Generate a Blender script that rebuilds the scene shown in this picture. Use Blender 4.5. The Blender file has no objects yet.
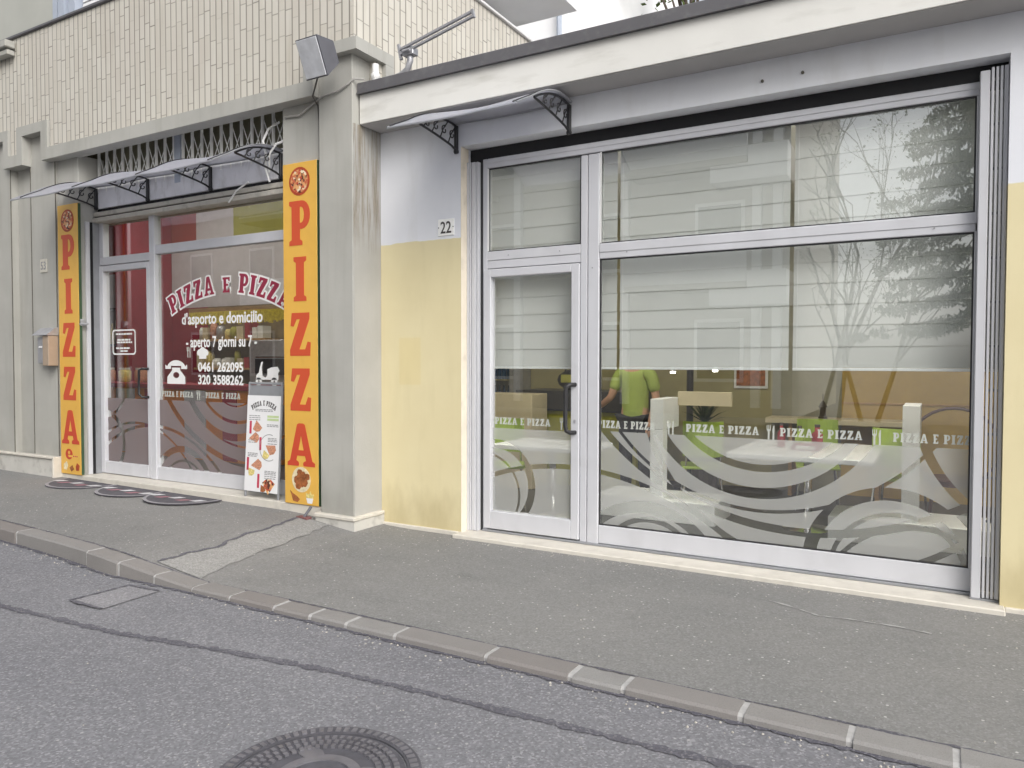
import bpy, bmesh, math, random
from mathutils import Vector, Matrix
random.seed(7)
R = math.radians
sc = bpy.context.scene
COL = sc.collection
# ------------------------------------------------------------------ camera, sky, sun, exposure
cd = bpy.data.cameras.new('camera'); cam = bpy.data.objects.new('camera', cd); COL.objects.link(cam)
cam.location = (0, 0, 1.55); cam.rotation_euler = (R(90 - 1.65), R(-0.09), R(29.8))
cd.sensor_width = 36; cd.lens = 748 / 1024 * 36; cd.clip_start = .05; cd.clip_end = 1500
sc.camera = cam
wd = bpy.data.worlds.new('World'); sc.world = wd; wd.use_nodes = True
wn = wd.node_tree; bg = wn.nodes['Background']; bg.inputs[1].default_value = .15
sky = wn.nodes.new('ShaderNodeTexSky'); sky.sky_type = 'NISHITA'; sky.sun_disc = False
SUN_EL, SUN_AZ = 38, 128
sky.sun_elevation = R(SUN_EL); sky.sun_rotation = R(SUN_AZ); sky.dust_density = 4; sky.air_density = 1.2
hs = wn.nodes.new('ShaderNodeHueSaturation'); hs.inputs['Saturation'].default_value = .22; hs.inputs['Value'].default_value = 1.25
wn.links.new(sky.outputs[0], hs.inputs['Color']); wn.links.new(hs.outputs[0], bg.inputs[0])
sd = bpy.data.lights.new('sun', 'SUN'); sun = bpy.data.objects.new('sun', sd); COL.objects.link(sun)
sd.energy = .55; sd.angle = R(38); sd.color = (1, .97, .93)
_az = R(SUN_AZ); _d = Vector((math.sin(_az) * math.cos(R(SUN_EL)), math.cos(_az) * math.cos(R(SUN_EL)), math.sin(R(SUN_EL))))
sun.rotation_euler = (-_d).to_track_quat('-Z', 'Y').to_euler(); sun.location = _d * 40
vs = sc.view_settings; vs.view_transform = 'Standard'; vs.look = 'None'; vs.gamma = 1; vs.use_curve_mapping = False
vs.exposure = .30
sc.render.resolution_x = 1024; sc.render.resolution_y = 768

# ------------------------------------------------------------------ materials
def srgb(r, g, b):
    f = lambda c: (c / 255 / 12.92) if c <= 10 else ((c / 255 + .055) / 1.055) ** 2.4
    return (f(r), f(g), f(b))
class NT:
    def __init__(s, name):
        s.m = bpy.data.materials.new(name); s.m.use_nodes = True; s.t = s.m.node_tree; s.t.nodes.clear()
        s.out = s.n('ShaderNodeOutputMaterial'); s._co = None
    def n(s, typ, **kw):
        x = s.t.nodes.new(typ)
        for k, v in kw.items(): setattr(x, k, v)
        return x
    def l(s, a, b): s.t.links.new(a, b)
    def put(s, sock, v):
        if hasattr(v, 'is_linked') or isinstance(v, bpy.types.NodeSocket): s.l(v, sock)
        elif isinstance(v, (tuple, list)) and len(v) == 3 and sock.type == 'RGBA': sock.default_value = (*v, 1)
        else: sock.default_value = v
    def co(s, kind='Object'):
        return s.n('ShaderNodeTexCoord').outputs[kind]
    def math(s, op, a, b=0., c=0.):
        x = s.n('ShaderNodeMath', operation=op)
        s.put(x.inputs[0], a); s.put(x.inputs[1], b)
        if op in ('MULTIPLY_ADD', 'SMOOTH_MIN', 'COMPARE', 'WRAP'): s.put(x.inputs[2], c)
        return x.outputs[0]
    def mix(s, f, a, b, blend='MIX'):
        x = s.n('ShaderNodeMixRGB', blend_type=blend)
        s.put(x.inputs[0], f); s.put(x.inputs[1], a); s.put(x.inputs[2], b); return x.outputs[0]
    def noise(s, scale, vec=None, detail=3, stretch=None, rough=.55, off=None):
        x = s.n('ShaderNodeTexNoise'); x.inputs['Scale'].default_value = scale; x.inputs['Detail'].default_value = detail
        x.inputs['Roughness'].default_value = rough
        v = vec if vec is not None else s.co()
        if stretch or off:
            mp = s.n('ShaderNodeMapping'); s.l(v, mp.inputs[0])
            if stretch: mp.inputs['Scale'].default_value = stretch
            if off: mp.inputs['Location'].default_value = off
            v = mp.outputs[0]
        s.l(v, x.inputs['Vector']); return x.outputs['Fac']
    def ramp(s, f, lo, hi):
        x = s.n('ShaderNodeMapRange'); x.clamp = True
        s.put(x.inputs[0], f); x.inputs[1].default_value = lo; x.inputs[2].default_value = hi; return x.outputs[0]
    def voro(s, scale, vec=None, out='Color', rnd=1.):
        x = s.n('ShaderNodeTexVoronoi'); x.inputs['Scale'].default_value = scale; x.inputs['Randomness'].default_value = rnd
        s.l(vec if vec is not None else s.co(), x.inputs['Vector']); return x.outputs[out]
    def bump(s, h, strength=.3, dist=.01):
        b = s.n('ShaderNodeBump'); b.inputs['Strength'].default_value = strength; b.inputs['Distance'].default_value = dist
        s.l(h, b.inputs['Height']); return b.outputs[0]
    def pbr(s, col, rough=.6, metal=0., nrm=None, spec=.5, trans=None):
        p = s.n('ShaderNodeBsdfPrincipled'); s.put(p.inputs['Base Color'], col); s.put(p.inputs['Roughness'], rough)
        p.inputs['Metallic'].default_value = metal; p.inputs['Specular IOR Level'].default_value = spec
        if nrm is not None: s.l(nrm, p.inputs['Normal'])
        s.l(p.outputs[0], s.out.inputs[0]); return p
    def xyz(s, kind='Object'):
        x = s.n('ShaderNodeSeparateXYZ'); s.l(s.co(kind), x.inputs[0]); return x.outputs
def sh(c, k): return tuple(min(1, v * k) for v in c)
def simple(name, col, rough=.6, var=.08, scale=6., metal=0., bump=0., bscale=60., stretch=None, spec=.5, dirt=None):
    t = NT(name)
    f = t.noise(scale, stretch=stretch)
    c = t.mix(t.ramp(f, .3, .7), sh(col, 1 - var), sh(col, 1 + var))
    if dirt:
        g = t.noise(dirt[1], stretch=dirt[3] if len(dirt) > 3 else None, detail=6, off=(3, 1, 7))
        c = t.mix(t.math('MULTIPLY', t.ramp(g, .52, .72), dirt[2]), c, dirt[0])
    nr = t.bump(t.noise(bscale, detail=5), bump, .004) if bump else None
    t.pbr(c, rough, metal, nr, spec); return t.m
MAT = {}
MAT['white_paint'] = simple('white_paint', (.74, .74, .74), .6, .03, bump=.15, bscale=90)
MAT['alu'] = simple('aluminium', srgb(198, 199, 204), .5, .05, 3, bump=.03, stretch=(1, 1, .15), dirt=((.36, .36, .36), 5, .14))
MAT['alu_dark'] = simple('dark_aluminium', srgb(140, 142, 146), .4, .06, 3, dirt=((.18, .18, .18), 6, .4))
MAT['black_metal'] = simple('black_metal', (.022, .022, .024), .45, .15, 12, bump=.1)
MAT['black'] = simple('black_void', (.01, .01, .012), .7, .1)
MAT['gasket'] = simple('rubber_gasket', (.03, .03, .032), .6, .1)
MAT['slab'] = simple('marble_threshold', srgb(208, 203, 193), .55, .05, 9, bump=.12, dirt=((.34, .32, .28), 8, .3))
MAT['white_plastic'] = simple('white_laminate', (.90, .92, .91), .35, .02)
MAT['green_plastic'] = simple('lime_plastic', (.38, .52, .08), .35, .05)
MAT['soffit_shade'] = simple('soffit_shade_grey', srgb(172, 170, 170), .8, .06, 2, bump=.15)  # darker grey that carries the shade below the fascia
MAT['plinth'] = simple('dirty_white_plinth', srgb(196, 194, 188), .85, .06, 4, bump=.3, dirt=((.22, .21, .19), 6, .6))
MAT['cream'] = simple('cream_jamb', srgb(226, 216, 198), .65, .05, 5, bump=.12, dirt=((.35, .32, .26), 7, .3))
MAT['coping'] = simple('grey_metal_coping', srgb(98, 97, 100), .5, .08, 2.5, dirt=((.2, .2, .2), 9, .5))
MAT['fascia'] = simple('fascia_render', srgb(222, 221, 216), .8, .04, 2, bump=.2, bscale=45, dirt=((.42, .41, .36), 3.0, .5, (.5, 1, 2.2)))
def concrete():
    t = NT('painted_concrete')
    c = t.mix(t.ramp(t.noise(1.6, detail=5), .3, .7), srgb(166, 165, 159), srgb(180, 179, 173))
    g = t.noise(5, stretch=(1.6, 1.6, .12), detail=5)
    c = t.mix(t.math('MULTIPLY', t.ramp(g, .52, .8), .3), c, srgb(132, 128, 116))
    z = t.xyz()[2]
    c = t.mix(t.math('MULTIPLY', t.math('SUBTRACT', 1., t.ramp(t.math('ADD', z, t.math('MULTIPLY', t.noise(4, stretch=(1, 1, .4)), 1.1)), .5, 1.15)), .45), c, srgb(112, 110, 102))
    v = t.ramp(t.voro(9, out='Distance'), .02, .045)
    c = t.mix(t.math('MULTIPLY', t.math('SUBTRACT', 1., v), .35), c, srgb(105, 100, 90))
    t.pbr(c, .85, nrm=t.bump(t.noise(70, detail=6), .25, .004)); return t.m
MAT['concrete'] = concrete()
def stained():
    t = NT('rain_stained_concrete')
    c = t.mix(t.ramp(t.noise(2, detail=5), .3, .7), srgb(166, 165, 161), srgb(178, 177, 173))
    zz = t.xyz()[2]
    f = t.ramp(t.noise(7, stretch=(1, 2.2, .12), detail=7, rough=.7), .46, .60)
    msk = t.math('MULTIPLY', f, t.ramp(t.math('ADD', zz, t.math('MULTIPLY', t.noise(9, stretch=(1, 1, .3)), .5)), 2.75, 3.15))
    c = t.mix(t.math('MULTIPLY', msk, .72), c, t.mix(t.noise(20), srgb(92, 80, 58), srgb(140, 122, 92)))
    t.pbr(c, .85, nrm=t.bump(t.noise(60, detail=6), .3, .004)); return t.m
MAT['stained'] = stained()
def two_tone():
    t = NT('two_tone_wall_paint')
    x, y, z = t.xyz()
    wob = t.math('MULTIPLY', t.math('SUBTRACT', t.noise(3.5, detail=6), .5), .05)
    f = t.ramp(t.math('ADD', z, wob), 2.652, 2.66)
    ye = t.mix(t.ramp(t.noise(1.7, detail=5), .3, .7), srgb(216, 204, 164), srgb(222, 211, 172))
    # patch of fresher yellow paint (a roller patch) and grime near the pavement
    px = t.math('MULTIPLY', t.ramp(t.math('ABSOLUTE', t.math('ADD', x, 2.17 - .0)), .13, .115), t.ramp(t.math('ABSOLUTE', t.math('SUBTRACT', z, 1.56)), .225, .21))
    ye = t.mix(t.math('MULTIPLY', px, .32), ye, srgb(216, 196, 130))
    g = t.math('MULTIPLY', t.ramp(t.math('SUBTRACT', t.math('MULTIPLY', t.noise(5, stretch=(1, 1, .5), detail=6), 1.0), z), .05, .5), .36)
    ye = t.mix(g, ye, srgb(150, 132, 84))
    ye = t.mix(t.math('MULTIPLY', t.ramp(t.noise(6, stretch=(1.2, 1.2, .2), detail=6), .52, .75), .16), ye, srgb(186, 174, 130))
    wh = t.mix(t.ramp(t.noise(1.5, detail=4), .35, .65), srgb(220, 222, 228), srgb(228, 230, 234))
    wh = t.mix(t.math('MULTIPLY', t.ramp(t.noise(4, stretch=(1, 1, .25), detail=6), .55, .8), .3), wh, srgb(186, 184, 178))
    t.pbr(t.mix(f, ye, wh), .8, nrm=t.bump(t.noise(80, detail=5), .22, .004)); return t.m
MAT['dark_joint'] = simple('dirty_joint', srgb(100, 97, 88), .9, .2, 12)
MAT['two_tone'] = two_tone()
def tiles():
    t = NT('vertical_tile_cladding')
    x, y, z = t.xyz()
    u = t.math('DIVIDE', t.math('ADD', x, y), .088)
    cu = t.math('FLOOR', u); fu = t.math('FRACT', u)
    wn_ = t.n('ShaderNodeTexWhiteNoise', noise_dimensions='1D'); t.l(cu, wn_.inputs['W'])
    v = t.math('ADD', t.math('DIVIDE', z, .245), wn_.outputs['Value'])
    cv = t.math('FLOOR', v); fv = t.math('FRACT', v)
    cmb = t.n('ShaderNodeCombineXYZ'); t.l(cu, cmb.inputs[0]); t.l(cv, cmb.inputs[1])
    w2 = t.n('ShaderNodeTexWhiteNoise', noise_dimensions='2D'); t.l(cmb.outputs[0], w2.inputs['Vector'])
    tint = w2.outputs['Value']
    c = t.mix(tint, srgb(200, 195, 184), srgb(208, 204, 194))
    c = t.mix(t.math('MULTIPLY', t.ramp(t.noise(1.1, detail=4), .45, .7), .3), c, srgb(190, 180, 172))
    c = t.mix(t.math('MULTIPLY', t.ramp(t.noise(7, stretch=(1.5, 1.5, .15), detail=5), .55, .8), .3), c, srgb(150, 140, 122))
    ju = t.ramp(t.math('MINIMUM', fu, t.math('SUBTRACT', 1., fu)), .12, .05)
    # every horizontal joint has its own darkness; some are barely visible
    jv = t.math('MULTIPLY', t.ramp(t.math('MINIMUM', fv, t.math('SUBTRACT', 1., fv)),   .03, .014), t.math('MULTIPLY', t.math('POWER', w2.outputs['Value'], 1.3), .95))
    ju = t.math('MULTIPLY', ju, t.math('ADD', .62, t.math('MULTIPLY', wn_.outputs['Value'], .35)))
    j = t.math('MAXIMUM', ju, jv)
    jc = t.mix(t.noise(3), srgb(122, 116, 106), srgb(98, 93, 86))
    c = t.mix(t.math('MULTIPLY', j, .95), c, jc)
    h = t.math('SUBTRACT', t.math('MULTIPLY', t.noise(60), .15), j)
    t.pbr(c, .5, nrm=t.bump(h, .25, .005), spec=.4); return t.m
MAT['tiles'] = tiles()
def asphalt(name, c1, c2, fleck, bl, sp, dk=.70):
    t = NT(name)
    big = t.noise(.9, detail=6)
    c = t.mix(t.ramp(big, .3, .7), c1, c2)
    wear = t.noise(.55, stretch=(.35, 1.3, 1), detail=5, off=(4, 2, 0))
    c = t.mix(t.math('MULTIPLY', t.ramp(wear, .5, .68), .45), c, sh(c2, 1.16))
    sp_ = t.noise(2.3, detail=7, rough=.65, off=(11, 3, 0))
    c = t.mix(t.math('MULTIPLY', t.ramp(sp_, .60, .74), .35), c, sh(c1, .66))
    mid = t.noise(7, detail=8, rough=.7)
    c = t.mix(t.math('MULTIPLY', t.ramp(mid, .5, .8), .25), c, sh(c1, .7))
    vc = t.n('ShaderNodeSeparateXYZ'); t.l(t.voro(105), vc.inputs[0])
    c = t.mix(1., c, t.mix(vc.outputs[0], sh((1, 1, 1), dk), (1, 1, 1)), 'MULTIPLY')
    c = t.mix(t.math('MULTIPLY', t.ramp(vc.outputs[1], .80, .92), fleck), c, srgb(190, 189, 192))
    v2 = t.n('ShaderNodeSeparateXYZ'); t.l(t.voro(38), v2.inputs[0])
    d2 = t.voro(38, out='Distance')
    c = t.mix(t.math('MULTIPLY', t.math('MULTIPLY', t.ramp(v2.outputs[0], .935, .95), t.ramp(d2, .30, .2)), sp), c, srgb(205, 203, 200))
    hh = t.math('ADD', vc.outputs[2], t.math('MULTIPLY', mid, .6))
    t.pbr(c, .85, nrm=t.bump(hh, bl, .006), spec=.35); return t.m
MAT['road'] = asphalt('road_asphalt', srgb(125, 125, 130), srgb(135, 135, 139), .32, .45, .4)
MAT['pavement'] = asphalt('pavement_asphalt', srgb(129, 129, 128), srgb(140, 139, 137), .15, .35, .7, .80)
MAT['patch'] = asphalt('pale_asphalt', srgb(150, 150, 148), srgb(162, 161, 158), .25, .4, .4)
MAT['road_repair'] = asphalt('road_repair', srgb(138, 137, 142), srgb(148, 147, 150), .3, .4, .3)
MAT['seam'] = asphalt('tar_seam', srgb(92, 91, 100), srgb(107, 106, 113), .2, .5, .2)
MAT['ground'] = asphalt('ground_asphalt', srgb(120, 119, 120), srgb(135, 133, 133), .2, .3, .2)
def kerbmat():
    t = NT('granite_kerb')
    geo = t.n('ShaderNodeNewGeometry')
    c = t.mix(geo.outputs['Random Per Island'], srgb(130, 125, 122), srgb(145, 144, 142))
    c = t.mix(t.math('MULTIPLY', t.ramp(t.noise(5, detail=6), .45, .75), .4), c, srgb(124, 121, 119))
    c = t.mix(t.math('MULTIPLY', t.ramp(t.noise(180, detail=2), .5, .7), .35), c, srgb(100, 96, 95))
    t.pbr(c, .8, nrm=t.bump(t.noise(50, detail=8), .4, .006)); return t.m
MAT['kerb'] = kerbmat()
MAT['mortar'] = simple('kerb_mortar', srgb(174, 173, 172), .9, .12, 30, bump=.4)
MAT['iron'] = simple('cast_iron', srgb(118, 117, 123), .5, .2, 8, metal=.3, bump=.3, bscale=120, dirt=(srgb(125, 122, 122), 14, .6))
MAT['iron_dark'] = simple('dirty_cast_iron', srgb(92, 91, 97), .7, .2, 12, metal=.2, bump=.3, bscale=120)
MAT['upper_wall'] = simple('upper_render', srgb(243, 243, 244), .8, .03, 2)
MAT['upper_side'] = simple('grey_render_side', srgb(178, 179, 172), .8, .05, 2)
MAT['blue_frame'] = simple('bluish_window_frame', srgb(172, 180, 194), .45, .05)
MAT['opp_wall'] = simple('opposite_render', srgb(158, 154, 146), .85, .05, 1.2)
MAT['opp_glass'] = simple('dark_window', (.05, .06, .07), .15, .1)
MAT['bark'] = simple('bark', (.09, .07, .055), .9, .3, 12, bump=.6, bscale=20)
def leafmat(name, c1, c2):
    t = NT(name)
    oi = t.n('ShaderNodeTexWhiteNoise', noise_dimensions='3D')
    geo = t.n('ShaderNodeNewGeometry')
    x = t.n('ShaderNodeMapping'); t.l(geo.outputs['Random Per Island'], oi.inputs['Vector'])
    c = t.mix(geo.outputs['Random Per Island'], c1, c2)
    a = t.n('ShaderNodeBsdfDiffuse'); b = t.n('ShaderNodeBsdfTranslucent'); t.l(c, a.inputs[0]); t.l(c, b.inputs[0])
    m = t.n('ShaderNodeMixShader'); m.inputs[0].default_value = .35; t.l(a.outputs[0], m.inputs[1]); t.l(b.outputs[0], m.inputs[2])
    t.l(m.outputs[0], t.out.inputs[0]); return t.m
MAT['leaf_dark'] = leafmat('conifer_needles', (.025, .05, .02), (.06, .10, .035))
MAT['leaf_light'] = leafmat('broad_leaves', (.06, .09, .03), (.12, .15, .06))
def glassmat(name='window_glass', tint=(.985, .992, .987), k=1.0):
    t = NT(name)
    g = t.n('ShaderNodeNewGeometry')
    dt = t.n('ShaderNodeVectorMath', operation='DOT_PRODUCT'); t.l(g.outputs['Normal'], dt.inputs[0]); t.l(g.outputs['Incoming'], dt.inputs[1])
    c = t.math('ABSOLUTE', dt.outputs['Value'])
    f = t.math('MULTIPLY_ADD', t.math('POWER', t.math('SUBTRACT', 1., c), 5.), .93, .06 * k)
    tr = t.n('ShaderNodeBsdfTransparent'); tr.inputs[0].default_value = (*tint, 1)
    gl = t.n('ShaderNodeBsdfGlossy'); gl.inputs['Roughness'].default_value = 0.0; gl.inputs[0].default_value = (1, 1, 1, 1)
    m = t.n('ShaderNodeMixShader'); t.l(f, m.inputs[0]); t.l(tr.outputs[0], m.inputs[1]); t.l(gl.outputs[0], m.inputs[2])
    t.l(m.outputs[0], t.out.inputs[0]); return t.m
MAT['glass'] = glassmat(k=2.2)
def filmmat(name, rings, col, see, origin):
    """frosted film with the printed clear rings cut out of it; rings = (x, z, radius, width)"""
    t = NT(name)
    x, y, z = t.xyz()
    msk = None
    for (cx, cz, r, w) in rings:
        dx = t.math('SUBTRACT', x, cx - origin[0]); dz = t.math('SUBTRACT', z, cz - origin[2])
        d = t.math('SQRT', t.math('ADD', t.math('MULTIPLY', dx, dx), t.math('MULTIPLY', dz, dz)))
        # slightly eccentric inner edge, so each band swells and thins
        e = t.math('MULTIPLY', t.math('DIVIDE', t.math('SUBTRACT', dx, dz), r), w * .28)
        q = t.math('COMPARE', t.math('ADD', d, e), r, w / 2)
        msk = q if msk is None else t.math('MAXIMUM', msk, q)
    df = t.n('ShaderNodeBsdfDiffuse'); df.inputs[0].default_value = (*col, 1)
    tl = t.n('ShaderNodeBsdfTranslucent'); tl.inputs[0].default_value = (*col, 1)
    a = t.n('ShaderNodeMixShader'); a.inputs[0].default_value = .45; t.l(df.outputs[0], a.inputs[1]); t.l(tl.outputs[0], a.inputs[2])
    tr = t.n('ShaderNodeBsdfTransparent')
    b = t.n('ShaderNodeMixShader'); t.l(tr.outputs[0], b.inputs[2]); t.l(a.outputs[0], b.inputs[1])
    t.put(b.inputs[0], t.math('ADD', t.math('MULTIPLY', msk, 1 - see), see) if msk is not None else see)
    t.l(b.outputs[0], t.out.inputs[0]); return t.m
def canopymat():
    t = NT('polycarbonate')
    c = t.mix(t.noise(5, stretch=(1, 4, 1)), (.70, .70, .76), (.80, .80, .85))
    df = t.n('ShaderNodeBsdfDiffuse'); t.l(c, df.inputs[0])
    tl = t.n('ShaderNodeBsdfTranslucent'); t.l(c, tl.inputs[0])
    gl = t.n('ShaderNodeBsdfGlossy'); gl.inputs['Roughness'].default_value = .15
    tr = t.n('ShaderNodeBsdfTransparent'); tr.inputs[0].default_value = (.85, .87, .92, 1)
    a = t.n('ShaderNodeMixShader'); a.inputs[0].default_value = .5; t.l(df.outputs[0], a.inputs[1]); t.l(tl.outputs[0], a.inputs[2])
    b = t.n('ShaderNodeMixShader'); b.inputs[0].default_value = .45; t.l(a.outputs[0], b.inputs[1]); t.l(tr.outputs[0], b.inputs[2])
    d = t.n('ShaderNodeMixShader'); d.inputs[0].default_value = .12; t.l(b.outputs[0], d.inputs[1]); t.l(gl.outputs[0], d.inputs[2])
    t.l(d.outputs[0], t.out.inputs[0]); return t.m
MAT['canopy'] = canopymat()
def blindmat():
    t = NT('white_blind_fabric')
    c = t.mix(t.noise(3), (.72, .735, .705), (.78, .79, .765))
    a = t.n('ShaderNodeBsdfDiffuse'); b = t.n('ShaderNodeBsdfTranslucent'); t.l(c, a.inputs[0]); t.l(c, b.inputs[0])
    m = t.n('ShaderNodeMixShader'); m.inputs[0].default_value = .10; t.l(a.outputs[0], m.inputs[1]); t.l(b.outputs[0], m.inputs[2])
    t.l(m.outputs[0], t.out.inputs[0]); return t.m
MAT['blind'] = blindmat()
MAT['vinyl_white'] = simple('white_vinyl', (.85, .85, .84), .5, .02)
MAT['vinyl_pale'] = simple('pale_vinyl', (.50, .52, .48), .5, .03)
MAT['vinyl_maroon'] = simple('maroon_vinyl', srgb(150, 44, 70), .45, .05)
MAT['sign_yellow'] = simple('yellow_sign_panel', srgb(226, 178, 82), .42, .04, 2, dirt=(srgb(200, 150, 70), 6, .25))
MAT['sign_edge'] = simple('sign_edge', srgb(60, 84, 60), .5, .1)
def gradmat():
    t = NT('orange_to_red_print')
    z = t.xyz('Generated')[2]
    t.pbr(t.mix(z, srgb(184, 32, 40), srgb(204, 84, 52)), .45); return t.m
MAT['grad'] = gradmat()
def pizzamat():
    t = NT('pizza_print')
    v = t.n('ShaderNodeSeparateXYZ'); t.l(t.voro(42), v.inputs[0])
    c = t.mix(v.outputs[0], srgb(186, 62, 44), srgb(226, 176, 118))
    c = t.mix(t.ramp(v.outputs[1], .7, .8), c, srgb(90, 50, 40))
    c = t.mix(t.ramp(v.outputs[2], .84, .9), c, srgb(236, 220, 190)); t.pbr(c, .5); return t.m
MAT['pizza'] = pizzamat()
MAT['crust'] = simple('crust_print', srgb(170, 70, 40), .5, .2, 20)
MAT['food'] = simple('fried_food_print', srgb(150, 90, 50), .5, .45, 28)
MAT['pale_food'] = simple('pale_food_print', srgb(222, 210, 176), .5, .2, 30)
MAT['slice'] = simple('slice_print', srgb(196, 140, 112), .5, .5, 90)
MAT['chips'] = simple('chips_print', srgb(216, 200, 128), .5, .3, 60)
MAT['paper'] = simple('poster_paper', (.80, .80, .81), .5, .02)
MAT['ink'] = simple('grey_ink', srgb(150, 150, 152), .6, .1)
MAT['dark_ink'] = simple('dark_ink', srgb(70, 66, 66), .6, .1)
MAT['green_ink'] = simple('green_ink', srgb(196, 214, 160), .6, .1)
MAT['red_ink'] = simple('red_ink', srgb(188, 60, 84), .6, .15)
MAT['plate'] = simple('enamel_plate', (.9, .9, .88), .3, .03)
MAT['box_beige'] = simple('beige_box', srgb(166, 148, 130), .5, .1)
MAT['old_plate'] = simple('faded_plate', srgb(206, 202, 190), .6, .1, 30)
MAT['rust'] = simple('rusty_red_paint', srgb(118, 78, 78), .8, .3, 30)
MAT['grit'] = simple('pale_grit', srgb(176, 172, 164), .9, .35, 40)
MAT['rubber'] = simple('rubber_mat', srgb(86, 84, 90), .9, .2, 30, bump=.5, bscale=150)
MAT['rubber_edge'] = simple('worn_mat_edge', srgb(150, 148, 152), .9, .1, 30)
MAT['mat_white'] = simple('mat_white_print', srgb(205, 205, 208), .9, .1, 20)
MAT['mat_red'] = simple('mat_faded_red_print', srgb(150, 110, 118), .9, .1, 20)
MAT['lamp_glass'] = simple('floodlight_glass', srgb(205, 207, 212), .25, .12, 9)
MAT['lamp_case'] = simple('floodlight_case', srgb(92, 92, 98), .5, .1)
MAT['steel'] = simple('galvanised_steel', srgb(178, 178, 182), .4, .12, 14, metal=.5)
MAT['cable'] = simple('grey_cable', srgb(170, 168, 164), .6, .1)
MAT['cable_dark'] = simple('dark_cable', srgb(90, 88, 84), .6, .1)
MAT['netting'] = simple('grey_netting_panel', srgb(226, 226, 230), .7, .07, 5, bump=.5, bscale=9, dirt=((.3, .29, .27), 7, .5, (1, 1, .4)))
MAT['grille'] = simple('grey_grille', srgb(240, 240, 238), .5, .08)
MAT['lattice_back'] = simple('dusty_olive_pane', srgb(116, 113, 94), .4, .25, 3)
MAT['beige_rail'] = simple('beige_shutter_rail', srgb(186, 182, 172), .6, .06, 4, dirt=((.2, .19, .17), 9, .5))
# interior
MAT['in_floor'] = simple('interior_floor', (.06, .06, .06), .4, .1)
MAT['in_olive'] = simple('olive_wall', (.34, .30, .15), .7, .06)
MAT['in_grey'] = simple('grey_panel', (.28, .27, .2), .6, .06)
MAT['in_yellow'] = simple('ochre_wall', (.46, .32, .10), .7, .05)
MAT['in_white'] = simple('interior_white', (.75, .75, .72), .8, .03)
MAT['in_maroon'] = simple('maroon_wall', (.30, .02, .04), .6, .08)
MAT['in_mauve'] = simple('mauve_grey_wall', (.50, .48, .51), .7, .06)
MAT['in_red'] = simple('brick_red_wall', (.30, .045, .03), .6, .08)
MAT['in_lime'] = simple('olive_green_wall', (.34, .33, .06), .7, .06)
MAT['in_brown'] = simple('brown_back_wall', (.20, .15, .08), .6, .3, 4)
MAT['in_orange'] = simple('orange_counter', (.60, .20, .03), .4, .08)
MAT['counter_dark'] = simple('dark_counter', (.035, .035, .042), .35, .1)
MAT['counter_beige'] = simple('beige_cabinet', (.62, .54, .36), .5, .05)
MAT['dark_wood'] = simple('dark_brown_wood', (.07, .03, .025), .5, .2)
MAT['wood'] = simple('wood_shelf', (.45, .28, .12), .5, .2, 8, stretch=(1, 8, 8))
MAT['skin'] = simple('skin', (.52, .30, .20), .5, .06)
MAT['hair'] = simple('hair', (.03, .02, .015), .6, .2, 40)
MAT['shirt'] = simple('lime_shirt', (.34, .42, .10), .8, .08)
MAT['trousers'] = simple('black_trousers', (.03, .03, .035), .8, .1)
MAT['ceramic'] = simple('dark_pot', (.08, .07, .06), .4, .1)
MAT['fringe'] = simple('yellow_fringe', (.9, .70, .10), .7, .25, 30)
MAT['chrome'] = simple('chrome', (.75, .75, .75), .15, .05, metal=1.)
MAT['red_box'] = simple('red_carton', (.35, .04, .05), .5, .2)
MAT['bottle'] = simple('bottle_glass', (.06, .10, .16), .15, .3, 30)

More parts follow.
